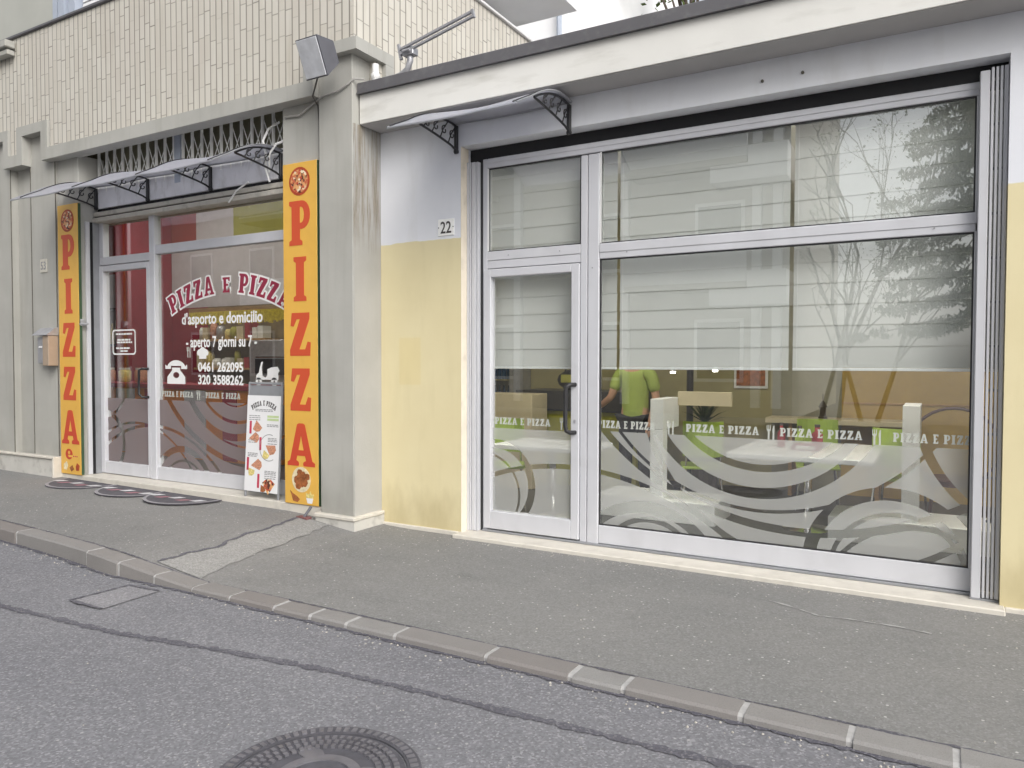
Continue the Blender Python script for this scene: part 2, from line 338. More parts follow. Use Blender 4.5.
# ------------------------------------------------------------------ mesh helpers
WO = {}
def worigin(o): return WO.get(o.name, Vector((0, 0, 0))) if o else Vector((0, 0, 0))
def tag(o, label=None, cat=None, group=None, kind=None):
    if label: o['label'] = label
    if cat: o['category'] = cat
    if group: o['group'] = group
    if kind: o['kind'] = kind
    return o
def thing(name, loc, label, cat, group=None):
    o = bpy.data.objects.new(name, None); COL.objects.link(o); o.location = loc; o.empty_display_size = .1
    WO[o.name] = Vector(loc); return tag(o, label, cat, group)
class MB:
    def __init__(s): s.bm = bmesh.new()
    def box(s, x0, x1, y0, y1, z0, z1, bev=0., M=None):
        if x0 > x1: x0, x1 = x1, x0
        if y0 > y1: y0, y1 = y1, y0
        if z0 > z1: z0, z1 = z1, z0
        vs_ = [s.bm.verts.new((x, y, z)) for x in (x0, x1) for y in (y0, y1) for z in (z0, z1)]
        fs = [(0, 1, 3, 2), (4, 6, 7, 5), (0, 4, 5, 1), (2, 3, 7, 6), (0, 2, 6, 4), (1, 5, 7, 3)]
        ff = [s.bm.faces.new([vs_[i] for i in f]) for f in fs]
        if bev:
            ed = list({e for f in ff for e in f.edges})
            r = bmesh.ops.bevel(s.bm, geom=ed, offset=min(bev, .45 * min(x1 - x0, y1 - y0, z1 - z0)), segments=1, affect='EDGES', profile=.5)
            if M is not None:
                vv = {v for f in r['faces'] for v in f.verts}
                for v in vv: v.co = M @ v.co
        elif M is not None:
            for v in vs_: v.co = M @ v.co
        return s
    def prism(s, pts, y0, y1, axis='XZ'):
        """closed polygon extruded; axis XZ: pts=(x,z), depth y; YZ: pts=(y,z), depth x; XY: pts=(x,y), depth z"""
        def P(a, b, d):
            return (a, d, b) if axis == 'XZ' else ((d, a, b) if axis == 'YZ' else (a, b, d))
        A = [s.bm.verts.new(P(a, b, y0)) for a, b in pts]; B = [s.bm.verts.new(P(a, b, y1)) for a, b in pts]
        n = len(pts)
        try:
            s.bm.faces.new(A); s.bm.faces.new(list(reversed(B)))
        except ValueError: pass
        for i in range(n): s.bm.faces.new((A[i], B[i], B[(i + 1) % n], A[(i + 1) % n]))
        return s
    def tube(s, pts, r, n=8, cap=True):
        pts = [Vector(p) for p in pts]; rr = r if isinstance(r, (list, tuple)) else [r] * len(pts)
        rings = []; up = Vector((0, 0, 1))
        prev = None
        for i, p in enumerate(pts):
            d = (pts[min(i + 1, len(pts) - 1)] - pts[max(i - 1, 0)]).normalized()
            a = prev if prev is not None else (d.cross(up) if abs(d.z) < .95 else d.cross(Vector((1, 0, 0))))
            a = (a - d * a.dot(d)).normalized(); b = d.cross(a); prev = a
            rings.append([s.bm.verts.new(p + (a * math.cos(t) + b * math.sin(t)) * rr[i]) for t in [2 * math.pi * k / n for k in range(n)]])
        for i in range(len(rings) - 1):
            for k in range(n):
                s.bm.faces.new((rings[i][k], rings[i][(k + 1) % n], rings[i + 1][(k + 1) % n], rings[i + 1][k]))
        if cap:
            s.bm.faces.new(rings[0][::-1]); s.bm.faces.new(rings[-1])
        return s
    def lathe(s, prof, c=(0, 0, 0), n=20):
        rings = [[s.bm.verts.new((c[0] + r * math.cos(2 * math.pi * k / n), c[1] + r * math.sin(2 * math.pi * k / n), c[2] + z)) for k in range(n)] for r, z in prof]
        for i in range(len(rings) - 1):
            for k in range(n): s.bm.faces.new((rings[i][k], rings[i][(k + 1) % n], rings[i + 1][(k + 1) % n], rings[i + 1][k]))
        s.bm.faces.new(rings[0][::-1]); s.bm.faces.new(rings[-1]); return s
    def quad(s, *p):
        s.bm.faces.new([s.bm.verts.new(q) for q in p]); return s
    def ell(s, c, r, n=12):
        m = Matrix.Translation(c) @ Matrix.Diagonal((*r, 1))
        bmesh.ops.create_uvsphere(s.bm, u_segments=n, v_segments=max(6, n // 2), radius=1, matrix=m); return s
    def build(s, name, mat, parent=None, smooth=False, base=None):
        me = bpy.data.meshes.new(name)
        bmesh.ops.recalc_face_normals(s.bm, faces=s.bm.faces[:])
        o = bpy.data.objects.new(name, me); COL.objects.link(o)
        if parent is not None:
            org = worigin(parent); o.parent = parent; WO[o.name] = org
        else:
            if base is None:
                xs = [v.co for v in s.bm.verts]
                base = ((min(v.x for v in xs) + max(v.x for v in xs)) / 2, (min(v.y for v in xs) + max(v.y for v in xs)) / 2, min(v.z for v in xs))
            org = Vector(base); o.location = org; WO[o.name] = org
        for v in s.bm.verts: v.co -= org
        s.bm.to_mesh(me); s.bm.free()
        if smooth:
            for p in me.polygons: p.use_smooth = True
        me.materials.append(MAT[mat] if isinstance(mat, str) else mat)
        return o
def children(o): return [c for c in bpy.data.objects if c.parent == o]
def copy_tree(o, parent=None):
    c = o.copy(); COL.objects.link(c)
    if parent: c.parent = parent
    for ch in children(o): copy_tree(ch, c)
    return c
# flat shapes with holes, through a filled curve -> polygons (list of loops) turned into a thin solid facing -Y
def flat(name, loops, y, depth, mat, parent):
    cu = bpy.data.curves.new('outline', 'CURVE'); cu.dimensions = '2D'; cu.fill_mode = 'BOTH'; cu.extrude = depth / 2
    for lp in loops:
        sp = cu.splines.new('POLY'); sp.points.add(len(lp) - 1); sp.use_cyclic_u = True
        for p, q in zip(sp.points, lp): p.co = (q[0], q[1], 0, 1)
    return _cu2mesh(name, cu, y, depth, mat, parent)
def _cu2mesh(name, cu, y, depth, mat, parent, fit=None, warp=None):
    t = bpy.data.objects.new('tmp', cu); COL.objects.link(t); bpy.context.view_layer.update()
    me = bpy.data.meshes.new_from_object(t.evaluated_get(bpy.context.evaluated_depsgraph_get()))
    bpy.data.objects.remove(t); bpy.data.curves.remove(cu)
    me.name = name; org = worigin(parent)
    if fit:
        x0, x1, z0, z1 = fit
        xs = [v.co.x for v in me.vertices]; ax, bx = min(xs), max(xs); zs = [v.co.y for v in me.vertices]; az, bz = min(zs), max(zs)
        for v in me.vertices:
            v.co.x = x0 + (v.co.x - ax) / (bx - ax) * (x1 - x0); v.co.y = z0 + (v.co.y - az) / (bz - az) * (z1 - z0)
    for v in me.vertices:
        x, z, d = v.co.x, v.co.y, v.co.z
        if warp: x, z = warp(x, z)
        v.co = Vector((x, y - d, z)) - org
    o = bpy.data.objects.new(name, me); COL.objects.link(o); o.parent = parent; WO[o.name] = org
    me.materials.clear(); me.materials.append(MAT[mat] if isinstance(mat, str) else mat)
    return o
def text(name, s, fit, y, mat, parent, depth=.002, bold=.012, cap=False):
    cu = bpy.data.curves.new('txt', 'FONT'); cu.body = s; cu.fill_mode = 'BOTH'; cu.extrude = depth / 2; cu.offset = bold; cu.size = 1
    cu.resolution_u = 3
    return _cu2mesh(name, cu, y, depth, mat, parent, fit)
def arc(cx, cy, r, a0, a1, n=10, ry=None):
    ry = ry or r
    return [(cx + r * math.cos(R(a0 + (a1 - a0) * i / n)), cy + ry * math.sin(R(a0 + (a1 - a0) * i / n))) for i in range(n + 1)]
GL = {
 'P': (.70, [[(0, 0), (.44, 0), (.44, .09), (.36, .13), (.36, .36)] + arc(.42, .68, .28, -90, 90, 10, .32) + [(0, 1), (0, .91), (.08, .87), (.08, .13), (0, .09)],
             [(.36, .50)] + arc(.40, .68, .10, -90, 90, 8, .18) + [(.36, .86)]]),
 'I': (.44, [[(0, 0), (.44, 0), (.44, .09), (.36, .13), (.36, .87), (.44, .91), (.44, 1), (0, 1), (0, .91), (.08, .87), (.08, .13), (0, .09)]]),
 'Z': (.68, [[(.02, .70), (.06, 1), (.64, 1), (.64, .86), (.31, .15), (.50, .15), (.58, .33), (.68, .31), (.66, 0), (0, 0), (0, .14), (.33, .85), (.22, .85), (.12, .68)]]),
 'A': (.84, [[(0, 0), (.34, 0), (.36, .05), (.34, .10), (.27, .13), (.30, .24), (.54, .24), (.57, .13), (.50, .10), (.48, .05), (.50, 0), (.84, 0), (.84, .08), (.76, .13), (.54, .97), (.48, 1), (.36, 1), (.30, .97), (.08, .13), (0, .08)],
             [(.34, .37), (.50, .37), (.42, .72)]]),
 'E': (.56, [[(0, 0), (.56, 0), (.56, .26), (.47, .26), (.44, .14), (.28, .14), (.28, .43), (.44, .43), (.44, .57), (.28, .57), (.28, .86), (.44, .86), (.47, .74), (.56, .74), (.56, 1), (0, 1), (0, .88), (.07, .86), (.07, .14), (0, .12)]]),
 'e': (.5, [arc(.25, .35, .25, 25, 325, 16, .35) + [(.30, .16), (.22, .14)] + [(.14, .30), (.49, .30)], arc(.25, .45, .09, 0, 360, 9, .13)[:-1]]),
}
def glyph_loops(ch, x, z, w, h):
    gw, loops = GL[ch]
    return [[(x + px / gw * w, z + pz * h) for px, pz in lp] for lp in loops]
def word_loops(s, x0, x1, z0, h, gap=.12, space=.35):
    tot = sum(GL[c][0] if c != ' ' else space for c in s) + gap * (len(s) - 1); k = (x1 - x0) / tot
    out = []; x = x0
    for c in s:
        if c == ' ': x += (space + gap) * k; continue
        out += glyph_loops(c, x, z0, GL[c][0] * k, h); x += (GL[c][0] + gap) * k
    return out
def densify(lp, d=.03):
    o = []
    for i, a in enumerate(lp):
        b = lp[(i + 1) % len(lp)]; n = max(1, int(math.hypot(b[0] - a[0], b[1] - a[1]) / d))
        o += [(a[0] + (b[0] - a[0]) * k / n, a[1] + (b[1] - a[1]) * k / n) for k in range(n)]
    return o

# ------------------------------------------------------------------ ground
def sm(x, a, b, va, vb):
    t = max(0, min(1, (x - a) / (b - a))); t = t * t * (3 - 2 * t); return va + (vb - va) * t
def zp(x):          # pavement height along the street: it steps up towards the left shop
    if x > -5.6: return sm(x, -5.5, -4.3, .105, 0.)
    return .105 + min(.06, (-5.6 - x) * .0075)
def zr(x): return sm(x, -9, -3.2, .03, -.035)
XS = [-60, -40, -25, -18, -14, -12] + [-11 + .25 * i for i in range(45)] + [.5, 1, 2, 4, 8, 20, 40]
def strip(name, f0, f1, zf, mat, ys, label=None):
    mb = MB(); rows = []
    for x in XS:
        a, b = f0(x), f1(x); rows.append([mb.bm.verts.new((x, a + (b - a) * t, zf(x, t))) for t in ys])
    for i in range(len(rows) - 1):
        for j in range(len(ys) - 1): mb.bm.faces.new((rows[i][j], rows[i + 1][j], rows[i + 1][j + 1], rows[i][j + 1]))
    o = mb.build(name, mat, base=(0, 0, 0)); tag(o, kind='structure'); return o
def kin(x):          # inner edge of the kerb
    return 3.465 + sm(x, -8.5, -5.2, .10, 0) - .05 * math.exp(-((x + 5.2) / .5) ** 2) + max(0, -8.5 - x) * .015
KW = .145
g = MB().quad((-300, -300, -.3), (300, -300, -.3), (300, 300, -.3), (-300, 300, -.3)).build('ground', 'ground', base=(0, 0, -.3)); tag(g, kind='structure')
strip('road', lambda x: -7.0, lambda x: kin(x) - KW + .03, lambda x, t: zr(x), 'road', [0, .3, .6, .8, 1])
strip('pavement', kin, lambda x: 5.9, lambda x, t: zp(x) , 'pavement', [0, .25, .5, .75, 1])
strip('opposite_pavement', lambda x: -9.2, lambda x: -7.0, lambda x, t: zr(x) + .1, 'pavement', [0, 1])
# kerb stones with mortar joints
jx = [-14.0, -12.6, -11.3, -10.1, -9.0, -7.9, -6.75, -5.62, -5.18, -4.80, -4.42, -4.05, -3.64, -3.33, -3.04, -2.67, -2.06, -1.57, -1.29, -.74, -.30, .08, .62, 1.1, 1.9, 2.6, 3.4, 4.2, 5.0]
mb, mm = MB(), MB()
for a, b in zip(jx[:-1], jx[1:]):
    if a > 4.2: break
    n = 3
    a2, b2 = a + .014, b - .014
    tz = random.uniform(-.004, .004); ty = random.uniform(-.008, .006)
    sec = []
    for i in range(n + 1):
        x = a2 + (b2 - a2) * i / n
        ki = kin(x) ; zt = zp(x) + .004 + tz; ko = ki - KW + ty
        zb = zr(x) - .06
        ch = .012
        sec.append([mb.bm.verts.new(p) for p in ((x, ki, zb), (x, ki, zt), (x, ko + ch, zt + .001), (x, ko, zt - ch), (x, ko - .004, zb))])
    for i in range(n):
        for k in range(4): mb.bm.faces.new((sec[i][k], sec[i + 1][k], sec[i + 1][k + 1], sec[i][k + 1]))
    mb.bm.faces.new(sec[0]); mb.bm.faces.new(sec[-1][::-1])
    x = b; ki = kin(x); zt = zp(x) + .001
    mm.prism([(ki - KW + .006, zr(x) - .05), (ki - .002, zr(x) - .05), (ki - .002, zt), (ki - KW + .02, zt), (ki - KW + .006, zt - .012)], x - .0142, x + .0142, 'YZ')
k_ = mb.build('kerb', 'kerb', base=(0, 0, 0)); tag(k_, kind='structure')
k2 = mm.build('kerb_joints', 'mortar', base=(0, 0, 0)); tag(k2, kind='structure')
# dark gap line of dirt along the kerb foot, tar seam in the road, pale patch strip in the pavement, square patch
def ribbon(name, pts, w, mat, zf, jit=.25):
    mb = MB(); prev = None
    P = []
    for (a, b) in zip(pts[:-1], pts[1:]):
        n = max(2, int((Vector(b) - Vector(a)).length / .028))
        P += [Vector(a).lerp(Vector(b), i / n) for i in range(n)]
    P.append(Vector(pts[-1]))
    for i, p in enumerate(P):
        d = (P[min(i + 1, len(P) - 1)] - P[max(i - 1, 0)]).normalized(); nrm = Vector((-d.y, d.x))
        ww = w * (1 + random.uniform(-jit, jit)); off = random.uniform(-.2, .2) * w * jit
        q0 = p + nrm * (ww / 2 + off); q1 = p - nrm * (ww / 2 - off)
        cur = (mb.bm.verts.new((q0.x, q0.y, zf(q0.x))), mb.bm.verts.new((q1.x, q1.y, zf(q1.x))))
        if prev: mb.bm.faces.new((prev[0], cur[0], cur[1], prev[1]))
        prev = cur
    return tag(mb.build(name, mat, base=(0, 0, 0)), kind='structure')
ribbon('road_seam', [(-14, 1.0), (-7, 2.33), (-5.18, 2.5), (-4.15, 2.60), (-3.37, 2.74), (-2.70, 2.83), (-1.58, 2.90), (-.71, 2.94), (.6, 2.97), (3, 3.0)], .045, 'seam', lambda x: zr(x) + .004, .6)
ribbon('kerb_gutter', [(x, kin(x) - KW - .012) for x in [-14, -12, -10, -8, -7, -6, -5.4, -5, -4.6, -4.2, -3.5, -2.5, -1.5, -.5, .5, 2]], .035, 'seam', lambda x: zr(x) + .005, .8)
ribbon('kerb_back_gap', [(x, kin(x) + .006) for x in [-14, -12, -10, -8, -7, -6.4, -5.8, -5.4, -5, -4.6, -4.2, -3.5, -2.5, -1.5, -.5, .5, 2]], .016, 'seam', lambda x: zp(x) + .004, .8)
mb = MB()
L_ = [(-5.02, 3.47), (-4.98, 3.9), (-5.08, 4.3), (-5.12, 4.7), (-5.2, 5.1)]; R_ = [(-4.55, 3.47), (-4.66, 3.9), (-4.72, 4.3), (-4.78, 4.7), (-4.86, 5.1)]
def wig(a, b, k=5):
    o = []
    for p, q in zip(a[:-1], a[1:]):
        for i in range(k): o.append((p[0] + (q[0] - p[0]) * i / k + random.uniform(-.025, .025), p[1] + (q[1] - p[1]) * i / k))
    return o + [a[-1]]
L2, R2 = wig(L_, 1), wig(R_, 1)
va = [mb.bm.verts.new((x, y, zp(x) + .006)) for x, y in L2]; vb = [mb.bm.verts.new((x, y, zp(x) + .006)) for x, y in R2]
vc = [mb.bm.verts.new(((a.co.x + b.co.x) / 2, a.co.y, zp((a.co.x + b.co.x) / 2) + .006)) for a, b in zip(va, vb)]
for i in range(len(va) - 1):
    mb.bm.faces.new((va[i], vc[i], vc[i + 1], va[i + 1])); mb.bm.faces.new((vc[i], vb[i], vb[i + 1], vc[i + 1]))
tag(mb.build('pavement_patch', 'patch', base=(0, 0, 0)), kind='structure')
ribbon('pavement_patch_edge', [(p[0] - .012, p[1]) for p in L2], .03, 'seam', lambda x: zp(x) + .009, .5)
mb = MB(); q = [(-4.93, 2.79), (-4.91, 3.17), (-4.62, 3.20), (-4.60, 2.80)]
mb.quad(*[(x, y, zr(x) + .006) for x, y in q]); tag(mb.build('road_patch', 'road_repair', base=(0, 0, 0)), kind='structure')
ribbon('road_patch_edge', [(-4.62, 3.21), (-4.91, 3.18), (-4.93, 2.78), (-4.60, 2.79)], .026, 'seam', lambda x: zr(x) + .010, .5)
ribbon('pavement_crack', [(-.95, 5.03), (-.78, 4.96), (-.62, 4.87), (-.45, 4.90), (-.2, 4.90), (-.02, 4.87)], .012, 'mortar', lambda x: zp(x) + .004, .9)

# manhole cover
MX, MY, MZ, MR = -2.03, 2.055, -.033, .40
mh = thing('manhole_cover', (MX, MY, MZ), 'round cast iron manhole cover with a studded rim set in the road', 'manhole cover')
def ringmesh(r0, r1, z0, z1, n=64, c=(MX, MY)):
    mb = MB(); V = []
    for k in range(n):
        a = 2 * math.pi * k / n; ca, sa = math.cos(a), math.sin(a)
        V.append([mb.bm.verts.new((c[0] + r * ca, c[1] + r * sa, z)) for r, z in ((r0, z0), (r0, z1), (r1, z1), (r1, z0))])
    for k in range(n):
        for i in range(3): mb.bm.faces.new((V[k][i], V[(k + 1) % n][i], V[(k + 1) % n][i + 1], V[k][i + 1]))
    return mb
fr = ringmesh(.345, .40, MZ - .03, MZ + .007); fs = MB()
for k in range(66):
    a = 2 * math.pi * k / 66; M_ = Matrix.Translation((MX, MY, 0)) @ Matrix.Rotation(a, 4, 'Z')
    fs.box(.356, .388, -.010, .010, MZ + .006, MZ + .011, M=M_)
fr.build('frame', 'iron_dark', mh); fs.build('frame_studs', 'iron', mh)
MB().lathe([(.338, -.03), (.338, .002), (.325, .003), (.30, .002)], (MX, MY, MZ), 64).build('lid', 'iron_dark', mh)
lid = MB()
for r, n in ((.305, 60), (.270, 54), (.236, 46)):
    for k in range(n):
        a = 2 * math.pi * (k + (.5 if r == .27 else 0)) / n
        M_ = Matrix.Translation((MX, MY, 0)) @ Matrix.Rotation(a, 4, 'Z')
        lid.box(r - .011, r + .011, -.0085, .0085, MZ + .0025, MZ + .012, M=M_)
for a in (40, 140, 220, 320):
    M_ = Matrix.Translation((MX, MY, 0)) @ Matrix.Rotation(R(a), 4, 'Z')
    lid.prism([(MX + .2 * math.cos(R(a)) + .06 * math.cos(R(t)), MY + .2 * math.sin(R(a)) + .04 * math.sin(R(t))) for t in range(0, 360, 30)], MZ + .001, MZ + .0065, 'XY')
lid.build('studs', 'iron', mh)
ringmesh(.13, .17, MZ, MZ + .008, 40).build('centre_ring', 'iron', mh)

# ------------------------------------------------------------------ right building (low shop)
RB = thing('shop_building', (-2.1, 5.55, 0), 'low flat roofed shop with yellow and white wall and a wide aluminium shop window', 'building')
W = 5.55
wl = MB().box(-4.61, -3.70, W, W + .40, -.02, 3.704).box(.345, 4.2, W, W + .40, -.02, 3.704).box(-3.70, .345, W, W + .40, 3.455, 3.704)
wl.build('wall', 'two_tone', RB)
MB().box(-3.7005, -3.697, W - .002, W + .115, .03, 3.452).build('jamb_trim', 'cream', RB)
MB().box(-3.70, .345, W + .155, W + .30, 3.33, 3.453).build('shutter_slot', 'black', RB)
MB().box(-4.60, -3.725, W - .022, W + .01, -.02, .035, .006).box(.37, 4.2, W - .022, W + .01, -.02, .03, .006).build('skirting', 'slab', RB)
MB().box(-3.725, .37, W - .11, W + .30, -.03, .034, .008).build('threshold', 'slab', RB)
MB().box(-4.598, 4.6, 5.25, W + .45, 3.706, 3.965).build('fascia', 'fascia', RB)
MB().box(-4.596, 4.55, 5.262, W - .002, 3.698, 3.7052).build('soffit_shade', 'soffit_shade', RB)  # thin strip over the fascia underside, its shade painted in as grey
cp = MB().box(-4.604, 4.62, 5.215, 5.56, 3.968, 4.062, .006).box(-4.604, 4.62, 5.208, 5.216, 3.962, 3.976)
cp.build('coping', 'coping', RB)
MB().box(-4.5, 4.6, 5.562, 11, 3.97, 4.02).build('roof', 'coping', RB)
F0, F1 = 5.70, 5.765           # frame front and back
G = 5.73                       # glass plane
f = MB()
f.box(-3.566, -3.52, F0, F1, .045, 3.356, .004)                                       # left stile
f.box(-2.610, -2.548, F0, F1, .045, 3.262, .006).box(-2.542, -2.442, F0 - .004, F1, .045, 3.262, .006)  # double mullion
f.box(-3.52, .245, F0, F1, 3.272, 3.356, .004).box(-3.52, .245, F0 - .006, F0 - .0005, 3.312, 3.35, .002)            # head
f.box(-3.52, -2.612, F0, F1, 2.455, 2.535, .004)                                       # transom over the door
f.box(-3.52, -2.612, F0 + .004, F1, 2.385, 2.452, .003)
f.box(-2.44, .245, F0, F1, 2.40, 2.525, .004).box(-2.44, .245, F0 - .006, F0 - .0005, 2.452, 2.518, .002)
f.box(-2.44, .245, F0, F1, .055, .205, .004)                                            # kick rail
f.box(.178, .245, F0, F1, .207, 3.27, .004)
f.build('window_frame', 'alu', RB)
b = MB().box(-3.56, .30, F0 - .025, F1, .035, .052, .003); b.build('bottom_track', 'alu_dark', RB)
gk = MB()
for (x0, x1, z0, z1) in ((-2.44, .178, .205, 2.40), (-2.44, .178, 2.525, 3.272), (-3.52, -2.612, 2.535, 3.272)):
    w_ = .010
    gk.box(x0, x1, F0 + .012, F0 + .028, z0, z0 + w_).box(x0, x1, F0 + .012, F0 + .028, z1 - w_, z1).box(x0, x0 + w_, F0 + .012, F0 + .028, z0 + w_, z1 - w_).box(x1 - w_, x1, F0 + .012, F0 + .028, z0 + w_, z1 - w_)
gk.build('gasket', 'gasket', RB)
MB().box(-2.440, -2.428, F0 + .002, F0 + .011, 2.53, 3.268).build('glazing_bead', 'white_paint', RB); MB().box(-3.520, -3.508, F0 + .002, F0 + .011, 2.54, 3.268).build('glazing_bead', 'white_paint', RB)
def pane(x0, x1, z0, z1, parent, y=G): return MB().box(x0, x1, y, y + .006, z0, z1).build('window_pane', 'glass', parent)
p_top = pane(-2.44, .245, 2.51, 3.28, RB); p_big = pane(-2.44, .245, .19, 2.41, RB); p_dt = pane(-3.53, -2.60, 2.52, 3.28, RB)
# door
D0 = 5.685
door = MB().box(-3.552, -3.478, D0, F1, .062, 2.376, .005).box(-2.688, -2.614, D0, F1, .062, 2.376, .005).box(-3.478, -2.688, D0, F1, .062, .222, .005).box(-3.478, -2.688, D0, F1, 2.306, 2.376, .005).build('door', 'alu', RB)
dp = MB().box(-3.49, -2.68, G, G + .006, .21, 2.315).build('door_pane', 'glass', door)
hx = -2.700
MB().tube([(hx + .055, D0 + .002, 1.365), (hx + .03, D0 - .05, 1.365), (hx + .005, D0 - .068, 1.35), (hx - .004, D0 - .07, 1.31), (hx - .004, D0 - .07, 1.02), (hx + .005, D0 - .068, .98), (hx + .03, D0 - .05, .965), (hx + .055, D0 + .002, .965)], .0185, 12).build('handle', 'black_metal', door, True)
MB().tube([(-2.645, D0 - .006, 1.06), (-2.645, D0 + .004, 1.06)], .012, 10).box(-2.6475, -2.6425, D0 - .012, D0 - .005, 1.045, 1.075).build('lock', 'steel', door)
# left gate guide
gd = MB().box(-3.694, -3.672, 5.635, 5.70, .036, 3.33).box(-3.668, -3.655, 5.64, 5.70, .036, 3.33).box(-3.650, -3.612, 5.645, 5.70, .036, 3.33, .004).box(-3.606, -3.590, 5.655, 5.70, .036, 3.33)
gd.build('gate_guide', 'alu', RB)
MB().box(-3.69, -3.57, 5.702, 5.72, .036, 3.33).build('gate_guide_shadow_gap', 'gasket', RB)
# frosted film and lettering on the big pane and the door pane
RINGS = [(-1.137, 1.516, .765, .055), (-1.154, 1.425, .87, .085), (-1.137, 1.864, 1.424, .026), (-.859, 2.363, 2.06, .06), (-2.027, -.258, .62, .085), (-2.0, -.125, .40, .04),
         (-2.728, -1.608, 2.26, .042), (-3.431, .432, .37, .075), (-3.559, .367, .36, .022), (-.26, .103, .52, .085), (-.234, .079, .42, .03), (-.702, 1.403, 1.365, .045),
         (-1.13, 1.56, .47, .028), (-.1, -.2, .62, .03), (.75, 1.25, .86, .06)]
fm = filmmat('frosted_film_rings', RINGS, (.68, .69, .68), .62, (-2.1, 5.55, 0))
MB().box(-2.442, .245, G - .0022, G - .0006, .2, .985).build('frosted_film', fm, p_big)
MB().box(-3.482, -2.684, G - .0022, G - .0006, .215, .965).build('frosted_film', fm, dp)
def fork_knife(x, z, h, y, mat, parent):
    k = h
    fo = [(x, z), (x + .12 * k, z), (x + .12 * k, z + .55 * k), (x + .2 * k, z + .65 * k), (x + .2 * k, z + k), (x + .15 * k, z + k), (x + .15 * k, z + .72 * k), (x + .085 * k, z + .72 * k), (x + .085 * k, z + k), (x + .035 * k, z + k), (x + .035 * k, z + .72 * k), (x - .03 * k, z + .72 * k), (x - .03 * k, z + k), (x - .08 * k, z + k), (x - .08 * k, z + .65 * k), (x, z + .55 * k)]
    kn = [(x + .32 * k, z), (x + .44 * k, z), (x + .44 * k, z + k), (x + .36 * k, z + .95 * k), (x + .31 * k, z + .7 * k), (x + .31 * k, z + .5 * k), (x + .33 * k, z + .46 * k)]
    return flat('cutlery_sticker', [fo, kn], y, .0012, mat, parent)
YL = G - .0030
for (x0, x1) in ((-2.459, -1.97), (-1.716, -1.164), (-1.015, -.465), (-.275, .235)):
    flat('lettering', word_loops('PIZZA E PIZZA', x0, x1, 1.012, .062, .13, .30), YL, .0012, 'vinyl_pale', p_big)
flat('lettering', word_loops('PIZZA E PIZZA', -3.455, -2.90, 1.000, .062, .13, .30), YL, .0012, 'vinyl_pale', dp)
for x in (-1.10, -.395, -1.86): fork_knife(x, .985, .105, YL, 'vinyl_pale', p_big)
fork_knife(-2.80, .975, .105, YL, 'vinyl_pale', dp)

# folding gate at the right end of the opening
FG = thing('folding_gate', (.28, 5.64, .035), 'grey folding security gate pushed together at the right end of the wide shop window', 'gate')
MB().box(.190, .243, 5.605, 5.68, .04, 3.39, .004).build('end_post', 'alu', FG)
for i, x in enumerate((.258, .282, .305, .326, .346 - .012)):
    MB().box(x - .0075, x + .0075, 5.607 + .004 * (i % 2), 5.675, .05, 3.405, .002).build('bar', 'alu', FG)
li = MB()
for z in [.25 + .28 * i for i in range(12)]:
    li.box(.25, .336, 5.64, 5.648, z, z + .016)
li.build('link', 'alu_dark', FG)
MB().box(.186, .34, 5.60, 5.682, .0345, .046).build('foot_track', 'alu_dark', FG)

# house number
HN = thing('house_number_plate', (-3.857, W, 2.68), 'small white enamel plate reading 22 on the white paint of the yellow and white wall', 'number plate')
MB().box(-3.945, -3.770, W - .008, W - .0005, 2.683, 2.832, .003).build('plate', 'plate', HN)
text('numeral', '22', (-3.915, -3.80, 2.705, 2.810), W - .0095, 'dark_ink', HN, .002, .01)
for x in (-3.936, -3.779):
    MB().tube([(x, W - .011, 2.757), (x, W - .007, 2.757)], .005, 8).build('screw', 'dark_ink', HN)

# ------------------------------------------------------------------ right interior
MB().box(-6.0, 3.4, 5.78, 9.5, -.02, .03).build('interior_floor', 'in_floor', RB)
MB().box(-6.0, 3.4, 5.96, 9.5, 3.46, 3.5).build('interior_ceiling', 'in_white', RB)
MB().box(-6.05, -1.75, 9.36, 9.46, .03, 3.46).build('interior_wall', 'in_olive', RB)
MB().box(-1.75, -.98, 9.36, 9.46, .03, 3.46).build('interior_panel', 'in_grey', RB)
MB().box(-.98, 3.4, 9.36, 9.46, .03, 3.46).build('interior_wall', 'in_yellow', RB)
MB().box(3.3, 3.4, 5.96, 9.36, .03, 3.46).build('interior_wall', 'in_yellow', RB)
MB().box(-6.05, -5.95, 5.8, 9.36, .03, 3.46).build('interior_wall', 'in_olive', RB)
MB().box(-.98, 3.3, 9.34, 9.358, 1.085, 1.10).build('dado_line', 'wood', RB)
# unseen lamps added to brighten both shop interiors
def emit(name, col, k):
    t = NT(name); e = t.n('ShaderNodeEmission'); e.inputs[0].default_value = (*col, 1); e.inputs[1].default_value = k; t.l(e.outputs[0], t.out.inputs[0]); return t.m
MAT['added_glow'] = emit('added_warm_glow', (1, .95, .86), 22)
MAT['added_glow_takeaway'] = emit('added_takeaway_glow', (1, .93, .82), 24)
def fill_lamp(x, y, z, a, b, m, label):
    o = thing('fill_lamp', (x, y, z), label, 'lamp', 'unseen lamps added to brighten the shops')
    MB().box(x - a, x + a, y - b, y + b, z - .06, z - .001).build('housing', 'white_plastic', o)
    MB().box(x - a + .03, x + a - .03, y - b + .03, y + b - .03, z - .068, z - .0605).build('diffuser', m, o)
fill_lamp(-3.55, 6.4, 3.46, .78, .24, 'added_glow', 'unseen lamp panel added behind the blinds to brighten the left half of the shop')
fill_lamp(.05, 6.4, 3.46, .85, .24, 'added_glow', 'unseen lamp panel added behind the blinds to brighten the right half of the shop')
fill_lamp(-11.2, 7.2, 4.75, .6, .3, 'added_glow_takeaway', 'unseen lamp panel added to brighten the left part of the takeaway')
